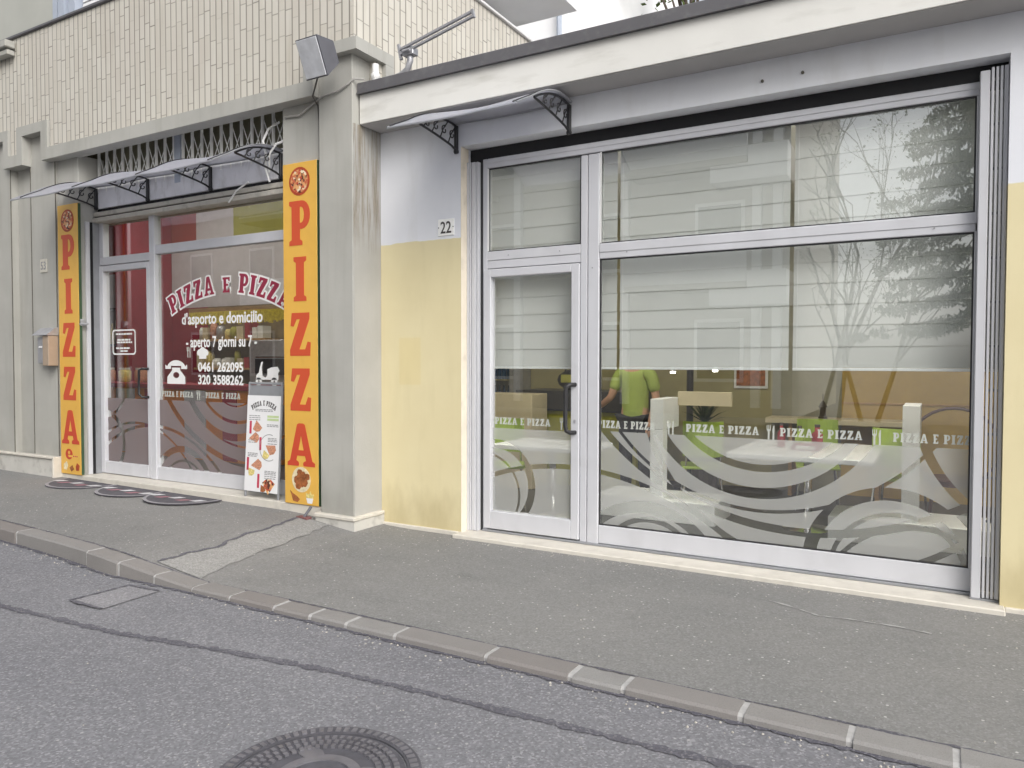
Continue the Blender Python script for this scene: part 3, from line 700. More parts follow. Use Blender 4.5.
fill_lamp(-8.2, 7.2, 4.75, .6, .3, 'added_glow_takeaway', 'unseen lamp panel added to brighten the right part of the takeaway')
def pendant(x, y, zb, label):  # made-up hanging lamp whose glow stands for a glint on the glass
    o = thing('glint_lamp', (x, y, zb), label, 'lamp', 'added hanging lamps standing for glints on the glass')
    MB().tube([(x, y, zb + .25), (x, y, 3.459)], .004, 6).build('cord', 'counter_dark', o)
    MB().lathe([(.028, .02), (.03, .10), (.03, .24), (.012, .27)], (x, y, zb), 14).build('shade', 'chrome', o, True)
    MB().lathe([(.024, .0), (.026, .019)], (x, y, zb), 12).build('bulb', 'added_glow', o)
pendant(-2.42, 7.6, 1.44, 'added hanging lamp standing for a glint on the glass near the person in lime')
pendant(-1.98, 7.6, 1.46, 'added hanging lamp standing for a glint on the glass near the spiky plant')
# blinds
def blind(x0, x1, z0, z1, y, label, first=0.):
    o = thing('window_blind', ((x0 + x1) / 2, y, z0), label, 'blind', 'pleated blinds behind the shop window')
    mb = MB(); step = .154; z = z1; ro = []
    while z > z0 + .05:
        zn = max(z0, z - step)
        ro.append((y + .003, z)); ro.append((y - .005, zn + .010)); ro.append((y - .004, zn + .001)); z = zn
    va = [mb.bm.verts.new((x0, a, b)) for a, b in ro]; vb = [mb.bm.verts.new((x1, a, b)) for a, b in ro]
    vc = [mb.bm.verts.new((x0, a + .0015, b)) for a, b in ro]; vd = [mb.bm.verts.new((x1, a + .0015, b)) for a, b in ro]
    for i in range(len(ro) - 1):
        mb.bm.faces.new((va[i], vb[i], vb[i + 1], va[i + 1])); mb.bm.faces.new((vc[i], vc[i + 1], vd[i + 1], vd[i]))
    mb.build('fabric', 'blind', o)
    MB().box(x0, x1, y - .016, y + .006, z0 - .022, z0 - .001, .003).build('bottom_bar', 'white_plastic', o)
    MB().tube([(x0 + .03, y - .02, z0 - .02), (x0 + .03, y - .02, z1)], .0022, 6).build('cord', 'vinyl_white', o)
    return o
blind(-3.60, -2.352, 1.515, 3.36, 5.87, 'white pleated blind lowered halfway behind the glass shop door')
blind(-2.325, -.985, 1.515, 3.36, 5.87, 'middle white pleated blind behind the left half of the wide shop window')
blind(-.955, .60, 1.515, 3.36, 5.87, 'white pleated blind beside the folding gate behind the wide shop window')

# white T shaped dividers
def divider(x, label, arm=True):
    o = thing('table_divider', (x, 7.1, .03), label, 'divider', 'white dividers between the tables')
    MB().box(x - .065, x + .065, 6.95, 7.08, .237, .90, .004).box(x - .065, x + .065, 6.95, 7.45, .903, 1.20, .004).build('upright', 'white_plastic', o)
    MB().box(x - .62, x + .58, 6.90, 7.5, .03, .235, .004).build('foot_block', 'white_plastic', o)
    if arm: MB().box(x + .067, x + .60, 7.4, 7.45, 1.12, 1.26, .004).build('arm_panel', 'counter_beige', o)
    return o
divider(-2.37, 'white upright divider on a low white block seen through the film beside the door mullion')
divider(-.20, 'white upright divider on a low white block near the folding gate', False)
# tables
def table(x0, x1, y0, y1, label):
    o = thing('cafe_table', ((x0 + x1) / 2, (y0 + y1) / 2, .03), label, 'table', 'white cafe tables')
    MB().box(x0, x1, y0, y1, .72, .765, .006).build('tabletop', 'white_plastic', o)
    cx, cy = (x0 + x1) / 2, (y0 + y1) / 2
    MB().tube([(cx, cy, .05), (cx, cy, .72)], .035, 12).build('leg', 'chrome', o, True)
    MB().lathe([(.22, 0), (.22, .012), (.05, .03)], (cx, cy, .03), 20).build('foot_plate', 'chrome', o)
    return o
table(-1.62, -.45, 6.6, 7.9, 'white square cafe table with condiments behind the middle of the wide window')
table(-3.75, -2.78, 6.15, 6.85, 'white cafe table just behind the glass shop door')
def chair(x, y, rz):
    o = thing('cafe_chair', (0, 0, 0), 'lime chair', 'chair', 'lime green cafe chairs')
    MB().box(-.21, .21, -.2, .2, .43, .46, .01).build('seat', 'green_plastic', o)
    mb = MB(); 
    for i in range(7):
        a0, a1 = [R(-60 + 120 * (i + k) / 7) for k in (0, 1)]
        mb.prism([(.22 * math.sin(a0), .03 + .2 * math.cos(a0)), (.22 * math.sin(a1), .03 + .2 * math.cos(a1)), (.235 * math.sin(a1), .03 + .215 * math.cos(a1)), (.235 * math.sin(a0), .03 + .215 * math.cos(a0))], .56, .92, 'XY')
    mb.build('backrest', 'green_plastic', o)
    for sx in (-1, 1):
        for sy in (-1, 1):
            MB().tube([(sx * .17, sy * .16, .43), (sx * .21, sy * .2, 0)], .011, 8).build('leg', 'chrome', o)
        MB().tube([(sx * .17, .17, .45), (sx * .17, .16, .60)], .011, 8).build('back_post', 'chrome', o)
    o.location = (x, y, .03); o.rotation_euler = (0, 0, R(rz)); return o
ch0 = chair(-2.15, 7.75, 200); ch0['label'] = 'lime green cafe chair behind the white divider nearest the door'
for x, y, r_, lb in ((-.32, 7.85, 170, 'lime green cafe chair behind the white divider nearest the folding gate'), (-3.95, 6.75, 30, 'lime green cafe chair at the table behind the glass shop door'), (-1.1, 8.35, 10, 'lime green cafe chair on the far side of the table with condiments')):
    c = copy_tree(ch0); c.location = (x, y, .03); c.rotation_euler = (0, 0, R(r_)); c['label'] = lb
# things on the table
def condiment(x, y, name, mat, h, w, label, cat):
    o = thing(name, (x, y, .765), label, cat)
    MB().lathe([(w, 0), (w, h * .65), (w * .45, h * .8), (w * .45, h)], (x, y, .766), 14).build('body', mat, o, True)
    MB().lathe([(w * .5, 0), (w * .5, h * .12)], (x, y, .767 + h), 12).build('cap', 'ceramic', o)
condiment(-1.28, 7.3, 'sauce_bottle', 'red_box', .20, .035, 'dark red sauce bottle standing left on the white table', 'bottle')
condiment(-1.12, 7.3, 'oil_bottle', 'green_plastic', .18, .04, 'lime green bottle standing between two red containers on the white table', 'bottle')
condiment(-.98, 7.4, 'red_container', 'red_box', .19, .05, 'dark red container standing right on the white table', 'container')
nb = thing('napkin_pack', (-1.05, 7.15, .766), 'magenta and white paper napkin pack lying on the white table', 'napkins')
MB().box(-1.15, -.93, 7.08, 7.22, .766, .82, .004).build('wrapper', 'vinyl_maroon', nb); MB().box(-1.12, -.96, 7.075, 7.079, .775, .81).build('paper_face', 'vinyl_white', nb)
# counter, cabinet, fridge, shelf
ct = thing('counter', (-3.9, 8.6, .03), 'dark counter along the back of the shop behind the door', 'counter')
MB().box(-4.65, -3.1, 8.35, 9.0, .03, .95).build('body', 'in_lime', ct); MB().box(-4.7, -3.05, 8.3, 9.05, .952, 1.20, .006).build('worktop', 'counter_dark', ct)
cb = thing('low_cabinet', (-4.5, 8.05, .03), 'beige cabinet behind the upper part of the door glass', 'cabinet')
MB().box(-4.95, -4.22, 7.85, 8.25, .03, 1.17, .006).build('body', 'counter_beige', cb); MB().box(-4.95, -4.22, 7.845, 7.849, .6, .612).build('door_gap', 'counter_dark', cb)
fr_ = thing('drinks_fridge', (-5.35, 9.1, .03), 'upright fridge with rows of bottles at the back left', 'fridge')
MB().box(-5.72, -5.05, 9.28, 9.35, .03, 1.95).box(-5.72, -5.66, 8.85, 9.28, .03, 1.95).box(-5.11, -5.05, 8.85, 9.28, .03, 1.95).box(-5.66, -5.11, 8.85, 9.28, 1.85, 1.95).box(-5.66, -5.11, 8.85, 9.28, .03, .2).build('case', 'steel', fr_)
for z in (.6, .95, 1.3): MB().box(-5.655, -5.115, 8.9, 9.28, z, z + .02).build('shelf', 'chrome', fr_)
for z in (.62, .97, 1.32):
    mb = MB()
    for i in range(7): mb.lathe([(.03, 0), (.03, .16), (.012, .2), (.012, .26)], (-5.6 + i * .073, 9.05, z), 8)
    mb.build('bottle_row', 'bottle', fr_)
bag = thing('shopping_bag', (-4.0, 8.6, 1.2), 'black bag with an olive flap lying on the dark counter', 'bag')
MB().ell((-3.95, 8.6, 1.33), (.30, .16, .15), 16).build('body', 'black_metal', bag, True); MB().box(-4.12, -3.78, 8.42, 8.44, 1.30, 1.40, .004).build('flap', 'in_lime', bag)
MB().tube([(-4.1, 8.5, 1.42), (-4.05, 8.5, 1.6), (-3.85, 8.5, 1.6), (-3.8, 8.5, 1.42)], .012, 6).build('strap', 'black_metal', bag)
for (x0, x1, z0, z1, m_, lb) in ((-2.2, -1.8, 1.24, 1.52, 'food', 'muted food picture in a white frame on the olive back wall'),):
    pc = thing('wall_picture', ((x0 + x1) / 2, 9.35, z0), lb, 'picture')
    MB().box(x0, x1, 9.335, 9.357, z0, z1).build('mount', 'in_white', pc); MB().box(x0 + .03, x1 - .03, 9.328, 9.333, z0 + .03, z1 - .03).build('print', m_, pc)
sh_ = thing('wall_shelf', (-1.1, 9.2, .9), 'wooden shelf with a dark edge below the grey panel', 'shelf')
MB().box(-1.75, -.3, 8.95, 9.34, .86, .92, .004).build('board', 'counter_beige', sh_); MB().box(-1.5, -1.46, 9.0, 9.34, .03, .858).box(-.6, -.56, 9.0, 9.34, .03, .858).build('support', 'wood', sh_)
lt = thing('table_lantern', (-1.15, 9.1, .92), 'small dark lantern standing on the wooden shelf', 'lantern')
MB().lathe([(.05, 0), (.05, .02), (.035, .03), (.035, .12), (.05, .13), (.01, .2)], (-1.15, 9.1, .922), 10).build('body', 'ceramic', lt); MB().tube([(-1.15, 9.1, 1.12), (-1.15, 9.1, 1.2)], .006, 6).build('ring', 'ceramic', lt)
pl = thing('potted_plant', (-2.35, 8.6, .03), 'dark spiky potted plant in the middle of the shop', 'plant')
MB().lathe([(.14, 0), (.19, .82), (.16, .83)], (-2.35, 8.6, .03), 18).build('pot', 'ceramic', pl)
mb = MB()
for i in range(46):
    a = random.uniform(0, 6.28); e = R(random.uniform(15, 85)); l_ = random.uniform(.28, .42); d = Vector((math.cos(a) * math.cos(e), math.sin(a) * math.cos(e), math.sin(e)))
    p0 = Vector((-2.35, 8.6, .86)); sd_ = d.cross(Vector((0, 0, 1))).normalized() * .016
    mb.quad(p0 - sd_, p0 + sd_, p0 + d * l_ * .6 + sd_ * .8, p0 + d * l_ * .6 - sd_ * .8); mb.bm.faces.new([mb.bm.verts.new(v) for v in (p0 + d * l_ * .6 - sd_ * .8, p0 + d * l_ * .6 + sd_ * .8, p0 + d * l_ - Vector((0, 0, .03)))])
mb.build('leaves', 'leaf_dark', pl)
cs = thing('coat_stand', (-3.02 + .4, 8.9, .03), 'black post beside the person in the lime shirt', 'post')
MB().tube([(-2.62, 8.9, .05), (-2.62, 8.9, 1.9)], .04, 10).build('pole', 'counter_dark', cs); MB().lathe([(.2, 0), (.2, .03), (.04, .06)], (-2.62, 8.9, .03), 16).build('base', 'counter_dark', cs)
ra = thing('armchair', (.12, 7.9, .03), 'dark hoop backed armchair by the ochre wall', 'chair')
MB().tube([(.12 + .36 * math.cos(R(a)), 7.9, .78 + .36 * math.sin(R(a))) for a in range(-20, 201, 10)], .014, 8).build('hoop_back', 'dark_wood', ra)
MB().lathe([(.24, 0), (.25, .05), (.22, .06)], (.12, 7.72, .47), 18).build('seat', 'dark_wood', ra)
for sx in (-1, 1):
    for sy in (-1, 1): MB().tube([(.12 + sx * .16, 7.72 + sy * .16, .47), (.12 + sx * .2, 7.72 + sy * .2, .03)], .014, 8).build('leg', 'dark_wood', ra)
    MB().tube([(.12 + sx * .338, 7.9, .66), (.12 + sx * .2, 7.86, .49)], .012, 8).build('brace', 'dark_wood', ra)
# person behind the film
def skin(name, verts, edges, radii, mat, parent, root=0, sub=2):
    me = bpy.data.meshes.new(name); me.from_pydata([Vector(v) - worigin(parent) for v in verts], edges, [])
    o = bpy.data.objects.new('tmp', me); COL.objects.link(o)
    sk = o.modifiers.new('s', 'SKIN'); o.modifiers.new('u', 'SUBSURF').levels = sub; o.modifiers['u'].render_levels = sub; sk.use_smooth_shade = True
    for i, r_ in enumerate(radii): me.skin_vertices[0].data[i].radius = r_ if isinstance(r_, tuple) else (r_, r_)
    me.skin_vertices[0].data[root].use_root = True
    bpy.context.view_layer.update()
    m2 = bpy.data.meshes.new_from_object(o.evaluated_get(bpy.context.evaluated_depsgraph_get())); bpy.data.objects.remove(o)
    m2.name = name; r = bpy.data.objects.new(name, m2); COL.objects.link(r); r.parent = parent; WO[r.name] = worigin(parent)
    m2.materials.clear(); m2.materials.append(MAT[mat]); return r
px, py, g0 = -2.98, 8.0, .03
PE = thing('person', (px, py, g0), 'person in a lime green polo shirt reaching one arm down toward the dark counter', 'person')
V = [(px, py, .95), (px, py, 1.12), (px, py, 1.34), (px, py, 1.46), (px - .02, py - .02, 1.56), (px - .03, py - .04, 1.68), (px - .03, py - .04, 1.78),
     (px - .19, py, 1.42), (px - .27, py - .05, 1.16), (px - .44, py + .05, 1.05), (px - .53, py + .10, 1.02),
     (px + .19, py, 1.42), (px + .24, py + .02, 1.14), (px + .22, py - .10, .92), (px + .21, py - .13, .83),
     (px - .10, py, .88), (px - .11, py, .50), (px - .11, py + .02, .10), (px - .11, py - .12, .06),
     (px + .10, py, .88), (px + .11, py, .50), (px + .11, py + .02, .10), (px + .11, py - .12, .06)]
Ed = [(0, 1), (1, 2), (2, 3), (3, 4), (4, 5), (5, 6), (3, 7), (7, 8), (8, 9), (9, 10), (3, 11), (11, 12), (12, 13), (13, 14), (0, 15), (15, 16), (16, 17), (17, 18), (0, 19), (19, 20), (20, 21), (21, 22)]
rad = [(.15, .11), (.145, .10), (.16, .11), (.10, .08), .055, .085, .075, .06, .045, .035, .03, .06, .045, .035, .03, .085, .06, .042, .04, .085, .06, .042, .04]
body = skin('body', V, Ed, rad, 'skin', PE)
skin('shirt', [(px, py, .82), V[1], V[2], V[3], V[7], Vector(V[7]).lerp(Vector(V[8]), .75), V[11], Vector(V[11]).lerp(Vector(V[12]), .75)], [(0, 1), (1, 2), (2, 3), (3, 4), (4, 5), (3, 6), (6, 7)],
     [(.168, .128), (.165, .12), (.178, .128), (.12, .095), .08, .072, .08, .072], 'shirt', PE)
skin('trousers', [(px, py, .93), V[15], V[16], (px - .11, py + .02, .12), V[19], V[20], (px + .11, py + .02, .12)], [(0, 1), (1, 2), (2, 3), (0, 4), (4, 5), (5, 6)], [(.165, .125), .105, .08, .065, .105, .08, .065], 'trousers', PE)
mb = MB().ell((px - .03, py - .025, 1.76), (.095, .11, .085), 16); mb.build('hair', 'hair', PE, True)
for hx_, hy_, hz_, dx_, dz_ in ((px - .56, py + .11, 1.235 - .215, -1, 0), (px + .21, py - .135, .80, 0, -1)):
    mb = MB()
    for i in range(4):
        o_ = (i - 1.5) * .02; ln = (.075, .085, .08, .065)[i]
        if dx_: mb.tube([(hx_, hy_ + o_, hz_), (hx_ - ln * .6, hy_ + o_ * 1.2, hz_), (hx_ - ln, hy_ + o_ * 1.3, hz_ - .02)], [.01, .009, .007], 7)
        else: mb.tube([(hx_ , hy_ + o_, hz_), (hx_, hy_ + o_ * 1.1, hz_ - ln * .6), (hx_ - .015, hy_ + o_ * 1.1, hz_ - ln)], [.01, .009, .007], 7)
    if dx_: mb.tube([(hx_ + .02, hy_ - .03, hz_), (hx_ - .01, hy_ - .065, hz_), (hx_ - .04, hy_ - .075, hz_ - .01)], [.012, .01, .008], 7)
    else: mb.tube([(hx_, hy_ - .03, hz_ + .03), (hx_ - .01, hy_ - .06, hz_), (hx_ - .01, hy_ - .065, hz_ - .03)], [.012, .01, .008], 7)
    mb.build('fingers', 'skin', PE, True)

# ------------------------------------------------------------------ left building (tiled)
LB = thing('tiled_building', (-9.0, 5.12, 0), 'older building clad in cream vertical tiles above grey concrete pilasters and a glazed takeaway front', 'building')
T = 5.12
tl = MB()
tl.prism([(-4.55, 4.42), (-4.55, 5.575), (-18, 5.575), (-18, 4.46), (-10.22, 4.46), (-10.22, 4.13), (-10.06, 4.13), (-10.06, 4.46), (-9.34, 4.46), (-9.34, 4.13), (-5.12, 4.13), (-5.12, 4.42)], T, 5.40)
tl.box(-4.80, -4.55, 5.402, 9.3, 4.0, 5.575)
tl.build('tile_cladding', 'tiles', LB)
MB().box(-18, -4.52, T - .03, T + .25, 5.578, 5.612, .006).build('parapet_capping', 'coping', LB)
MB().box(-4.80, -4.515, 5.38, 9.3, 5.578, 5.612, .006).build('side_capping', 'white_paint', LB)
bd = MB().prism([(-4.50, 4.42), (-5.14, 4.42), (-5.14, 4.13), (-9.36, 4.13), (-9.36, 4.46), (-10.04, 4.46), (-10.04, 4.13), (-10.24, 4.13), (-10.24, 4.46), (-18, 4.46), (-18, 4.34), (-10.36, 4.34), (-10.36, 3.99), (-9.92, 3.99), (-9.92, 4.34), (-9.50, 4.34), (-9.50, 3.99), (-5.02, 3.99), (-5.02, 4.31), (-4.50, 4.31)], 5.09, 5.26)
bd.box(-4.62, -4.50, 5.262, 5.62, 4.31, 4.42).box(-4.62, -4.50, 5.50, 5.62, 4.07, 4.308)
bd.build('concrete_band', 'concrete', LB)
for (x0, x1, y0, z1) in ((-18, -10.33, 5.16, 4.38), (-9.94, -9.40, 5.20, 4.38), (-5.02, -4.612, 5.165, 4.34)):
    MB().box(x0, x1, y0, 5.57, 0, z1, .006).build('pilaster', 'concrete', LB)
MB().box(-4.6118, -4.606, 5.172, W - .003, .12, 3.70).build('side_face', 'stained', LB)
for (x0, x1, y0) in ((-10.328, -9.942, 5.245), (-9.385, -8.96, 5.225), (-5.55, -5.04, 5.225)):
    MB().box(x0, x1, y0, 5.549, 0, 4.02, .006).build('pier', 'concrete', LB)
MB().box(-10.336, -10.324, 5.156, 5.162, .385, 4.0).box(-9.947, -9.937, 5.196, 5.246, .385, 4.34).box(-9.404, -9.392, 5.197, 5.203, .385, 3.985).build('shadow_joint', 'dark_joint', LB)
MB().box(-9.398, -9.387, 5.30, 5.6, .1, 3.99).box(-5.038, -5.022, 5.30, 5.6, .1, 3.99).build('shadow_joint', 'alu_dark', LB)
# plinths
MB().box(-18, -9.40, 5.13, 5.20, -.02, .355, .006).build('plinth', 'plinth', LB)
MB().box(-18, -9.38, 5.105, 5.20, .357, .385, .006).box(-9.40, -9.365, 5.105, 5.22, .0, .385, .006).build('plinth_ledge', 'slab', LB)
MB().box(-5.05, -4.575, 5.125, W - .004, -.04, .105).build('plinth', 'plinth', LB)
MB().box(-5.06, -4.565, 5.11, W - .004, .107, .145, .008).build('plinth_ledge', 'slab', LB)
MB().box(-9.37, -5.06, 5.205, 5.75, -.0, .182, .006).build('threshold', 'slab', LB)
# shop front of the left building
MB().box(-9.35, -5.1, 5.575, 5.64, 3.24, 4.45).build('lattice_backing', 'lattice_back', LB)
gr = thing('lattice_grille', (-7.25, 5.46, 3.6), 'grey folding lattice grille above the takeaway entrance', 'grille')
xs = [-8.90 + .157 * i for i in range(22)]
for x in xs:
    if abs(x + 7.42) < .05: continue
    MB().box(x - .0095, x + .0095, 5.436, 5.462, 3.60, 4.12).build('bar', 'grille', gr)
la = MB()
for i, x in enumerate(xs[:-1]):
    la.prism([(x, 4.075), (x + .157, 3.70), (x + .157, 3.680), (x, 4.055)], 5.447, 5.455)
    la.prism([(x, 3.70), (x + .157, 4.02), (x + .157, 4.004), (x, 3.684)], 5.456, 5.462)
la.build('scissor_bars', 'grille', gr)
MB().box(-7.47, -7.37, 5.435, 5.475, 3.55, 4.12, .004).build('centre_post', 'blue_frame', gr)
MB().box(-8.955, -5.555, 5.44, 5.54, 3.405, 3.705, .004).build('fascia_panel', 'netting', LB)
MB().box(-8.955, -5.555, 5.46, 5.54, 3.36, 3.403).build('slot', 'black', LB)
MB().box(-8.955, -5.555, 5.40, 5.54, 3.305, 3.357, .005).box(-8.955, -5.555, 5.385, 5.54, 3.235, 3.288, .005).build('shutter_rail', 'beige_rail', LB)
MB().box(-8.955, -5.555, 5.42, 5.54, 3.289, 3.304).build('slot', 'black', LB)
A0, A1, AG = 5.46, 5.54, 5.50
fl = MB()
fl.box(-8.958, -8.944, A0, A1, .184, 3.25, .003)
fl.box(-7.960, -7.862, A0 - .012, A1, .184, 3.25, .006)
fl.box(-8.942, -7.962, A0, A1, 2.725, 2.82, .004).box(-8.942, -8.865, A0, A1, 2.822, 3.25, .004)
fl.box(-7.860, -5.56, A0, A1, 2.79, 2.892, .004).box(-7.860, -5.56, A0, A1, .186, .335, .004)
fl.build('window_frame', 'alu', LB)
MB().box(-8.958, -8.938, 5.345, 5.378, .184, 3.235).build('shutter_guide', 'black', LB)
MB().box(-8.957, -8.934, 5.38, 5.458, .184, 3.235).build('guide_post', 'alu_dark', LB)
MB().box(-8.956, -8.925, 5.29, 5.338, .184, 3.235, .004).build('guide_rail', 'alu', LB)
q_top = pane(-7.87, -5.56, 2.88, 3.26, LB, AG); q_big = pane(-7.87, -5.56, .32, 2.80, LB, AG); q_dt = pane(-8.875, -7.965, 2.81, 3.26, LB, AG)
ld = MB().box(-8.940, -8.866, A0 - .008, A1, .19, 2.715, .005).box(-8.022, -7.963, A0 - .008, A1, .19, 2.715, .005).box(-8.866, -8.022, A0 - .008, A1, .19, .335, .005).box(-8.866, -8.022, A0 - .008, A1, 2.645, 2.715, .005).build('door', 'alu', LB)
ldp = MB().box(-8.875, -8.012, AG, AG + .006, .325, 2.655).build('door_pane', 'glass', ld)
MB().tube([(-7.99, A0 - .008, 1.47), (-8.03, A0 - .07, 1.47), (-8.07, A0 - .08, 1.45), (-8.075, A0 - .08, 1.18), (-8.03, A0 - .07, 1.14), (-7.99, A0 - .008, 1.14)], .014, 8).build('handle', 'black_metal', ld, True)
MB().box(-8.962, -8.90, 5.20, 5.26, 1.98, 2.06, .004).tube([(-8.93, 5.2, 2.0), (-8.84, 5.25, 2.0)], .012, 8).build('bolt', 'steel', LB)
LR = [(-6.304, 2.185, 1.755, .08), (-6.578, 1.542, .83, .10), (-6.55, 1.56, .67, .045), (-6.569, 1.467, .40, .022), (-7.977, -.868, 1.66, .045), (-7.45, .028, .51, .085), (-7.431, .04, .38, .032), (-8.906, .542, .37, .075), (-8.298, -.442, 1.258, .035), (-8.9, 1.3, .42, .05), (-6.4, 1.75, 1.12, .03)]
LR = [(a, b, c, d * .82) for a, b, c, d in LR]
fm2 = filmmat('frosted_film_left', LR, (.40, .35, .36), .3, (-9.0, 5.12, 0))
MB().box(-7.862, -5.56, AG - .0022, AG - .0006, .33, 1.11).build('frosted_film', fm2, q_big)
MB().box(-8.868, -8.02, AG - .0022, AG - .0006, .33, 1.11).build('frosted_film', fm2, ldp)
YM = AG - .0032
# arched shop name: maroon letters with a white outline
CX, RAD, ZB = -6.715, 2.05, 2.30
def warp(lps):
    out = []
    for lp in lps:
        o = []
        for x, z in densify(lp):
            a = (x - CX) / RAD; r = RAD + (z - ZB); o.append((CX + r * math.sin(a), ZB - RAD + r * math.cos(a)))
        out.append(o)
    return out
def offset_loop(lp, d):
    n = len(lp); out = []
    ar = sum(lp[i][0] * lp[(i + 1) % n][1] - lp[(i + 1) % n][0] * lp[i][1] for i in range(n)); s_ = 1 if ar > 0 else -1
    for i in range(n):
        p, a, b = Vector(lp[i]), Vector(lp[i - 1]), Vector(lp[(i + 1) % n])
        d1 = (p - a).normalized(); d2 = (b - p).normalized(); n1 = Vector((d1.y, -d1.x)) * s_; n2 = Vector((d2.y, -d2.x)) * s_
        m = n1 + n2; m = m.normalized() * min(1.5, 1 / max(.5, m.length / 2)) if m.length > .2 else n1
        q = p + m * d; out.append((q.x, q.y))
    return out
wl_ = []
xcur = CX - .935
lets = 'PIZZA E PIZZA'; tot = sum(GL[c][0] if c != ' ' else .42 for c in lets) + .16 * (len(lets) - 1); kx = 1.89 / tot
for c in lets:
    if c == ' ': xcur += (.42 + .16) * kx; continue
    big = .205 if c != 'E' else .165
    loops = glyph_loops(c, xcur, ZB, GL[c][0] * kx, big); wl_.append(loops); xcur += (GL[c][0] + .16) * kx
for loops in wl_:
    w2_ = warp(loops)
    flat('arched_letter_outline', [offset_loop(w2_[0], .019)], YM, .001, 'vinyl_white', q_big)
    flat('arched_letter', w2_, YM - .0016, .001, 'vinyl_maroon', q_big)
text('lettering', "d'asporto e domicilio", (-7.45, -6.15, 1.93, 2.10), YM, 'vinyl_white', q_big, .001, .022)
text('lettering', "- aperto 7 giorni su 7 -", (-7.38, -6.24, 1.675, 1.835), YM, 'vinyl_white', q_big, .001, .022)
text('lettering', "0461 262095", (-7.18, -6.45, 1.44, 1.55), YM, 'vinyl_white', q_big, .001, .028)
text('lettering', "320 3588262", (-7.18, -6.45, 1.30, 1.41), YM, 'vinyl_white', q_big, .001, .028)
# telephone and scooter pictograms
tx, tz = -7.56, 1.30
hand = [(tx - .19, tz + .17), (tx - .19, tz + .22)] + arc(tx, tz + .16, .17, 160, 20, 10, .11) + [(tx + .19, tz + .22), (tx + .19, tz + .17), (tx + .09, tz + .17), (tx + .09, tz + .205), (tx - .09, tz + .205), (tx - .09, tz + .17)]
bod = [(tx - .16, tz), (tx + .16, tz), (tx + .155, tz + .08), (tx + .07, tz + .155), (tx + .07, tz + .185), (tx - .07, tz + .185), (tx - .07, tz + .155), (tx - .155, tz + .08)]
flat('telephone_pictogram', [hand], YM, .001, 'vinyl_white', q_big); flat('telephone_pictogram', [bod, arc(tx, tz + .10, .055, 0, 360, 14, .035)[:-1]], YM, .001, 'vinyl_white', q_big)
sx_, sz_ = -6.10, 1.325
sco = [(sx_ + .74 * (px_ - 0), sz_ + .68 * pz_) for px_, pz_ in ((-.21, .06), (-.20, .13), (-.15, .17), (-.13, .25), (-.10, .33), (-.07, .34), (-.09, .25), (-.08, .12), (-.02, .09), (.02, .13), (.02, .22), (.10, .25), (.22, .26), (.26, .2), (.23, .16), (.24, .06))]
flat('scooter_pictogram', [sco], YM, .001, 'vinyl_white', q_big)
for dx in (-.115, .115): flat('scooter_pictogram', [arc(sx_ + dx, sz_ + .02, .045, 0, 360, 14)[:-1], arc(sx_ + dx, sz_ + .02, .016, 0, 360, 10)[:-1]], YM, .001, 'vinyl_white', q_big)
flat('lettering', word_loops('PIZZA E PIZZA', -7.82, -7.27, 1.150, .065), YM, .001, 'vinyl_pale', q_big); flat('lettering', word_loops('PIZZA E PIZZA', -7.06, -6.50, 1.150, .065), YM, .001, 'vinyl_pale', q_big)
fork_knife(-7.20, 1.125, .11, YM, 'vinyl_pale', q_big)
fork_knife(-7.36, 1.60, .12, YM, 'vinyl_pale', q_big)
flat('chef_hat_pictogram', [[(-7.16, 1.585), (-7.04, 1.585), (-7.04, 1.62)] + arc(-7.045, 1.65, .04, -40, 90, 5) + arc(-7.10, 1.67, .045, 60, 120, 4) + arc(-7.155, 1.65, .04, 90, 220, 5) + [(-7.16, 1.62)]], YM, .001, 'vinyl_white', q_big)
# opening hours label on the door (rounded frame, rows too small to read)
def rrect(x0, x1, z0, z1, r):
    return arc(x1 - r, z1 - r, r, 0, 90, 4) + arc(x0 + r, z1 - r, r, 90, 180, 4) + arc(x0 + r, z0 + r, r, 180, 270, 4) + arc(x1 - r, z0 + r, r, 270, 360, 4)
flat('hours_label', [rrect(-8.755, -8.30, 1.635, 1.94, .04), rrect(-8.737, -8.318, 1.653, 1.922, .03)], YM, .001, 'vinyl_white', ldp)
for z, a, bb in ((1.885, .05, .05), (1.815, .08, .08), (1.785, .07, .05), (1.715, .05, .10), (1.68, .14, .14)):
    mb = MB(); x = -8.735 + a
    while x < -8.32 - bb:
        w_ = random.uniform(.03, .07); mb.box(x, min(x + w_, -8.32 - bb), YM - .001, YM, z - .01, z + .01); x += w_ + .01
    mb.build('hours_row', 'vinyl_white', ldp)

# left interior
MB().box(-16, -6.1, 5.75, 9.2, .0, .18).build('interior_floor', 'in_floor', LB)
MB().box(-16, -6.1, 5.62, 9.2, 4.75, 4.8).build('interior_ceiling', 'in_white', LB)
def lwall(x0, x1, z0, z1, m): MB().box(x0, x1, 9.1, 9.2, z0, z1).build('interior_wall', m, LB)
lwall(-13.0, -11.6, .18, 2.55, 'in_maroon'); lwall(-11.598, -6.1, .18, 2.55, 'in_brown')
lwall(-13.0, -6.1, 2.552, 3.62, 'in_mauve'); lwall(-13.0, -11.9, 3.622, 4.75, 'in_red'); lwall(-11.898, -10.9, 3.622, 4.75, 'in_mauve'); lwall(-10.898, -6.1, 3.622, 4.75, 'in_lime')
lwall(-16, -13.002, .18, 1.9, 'in_red'); lwall(-16, -13.002, 1.902, 3.3, 'in_mauve'); lwall(-16, -13.002, 3.302, 4.75, 'in_red')
MB().box(-6.16, -6.1, 5.9, 9.1, .18, 4.75).build('interior_wall', 'in_lime', LB)
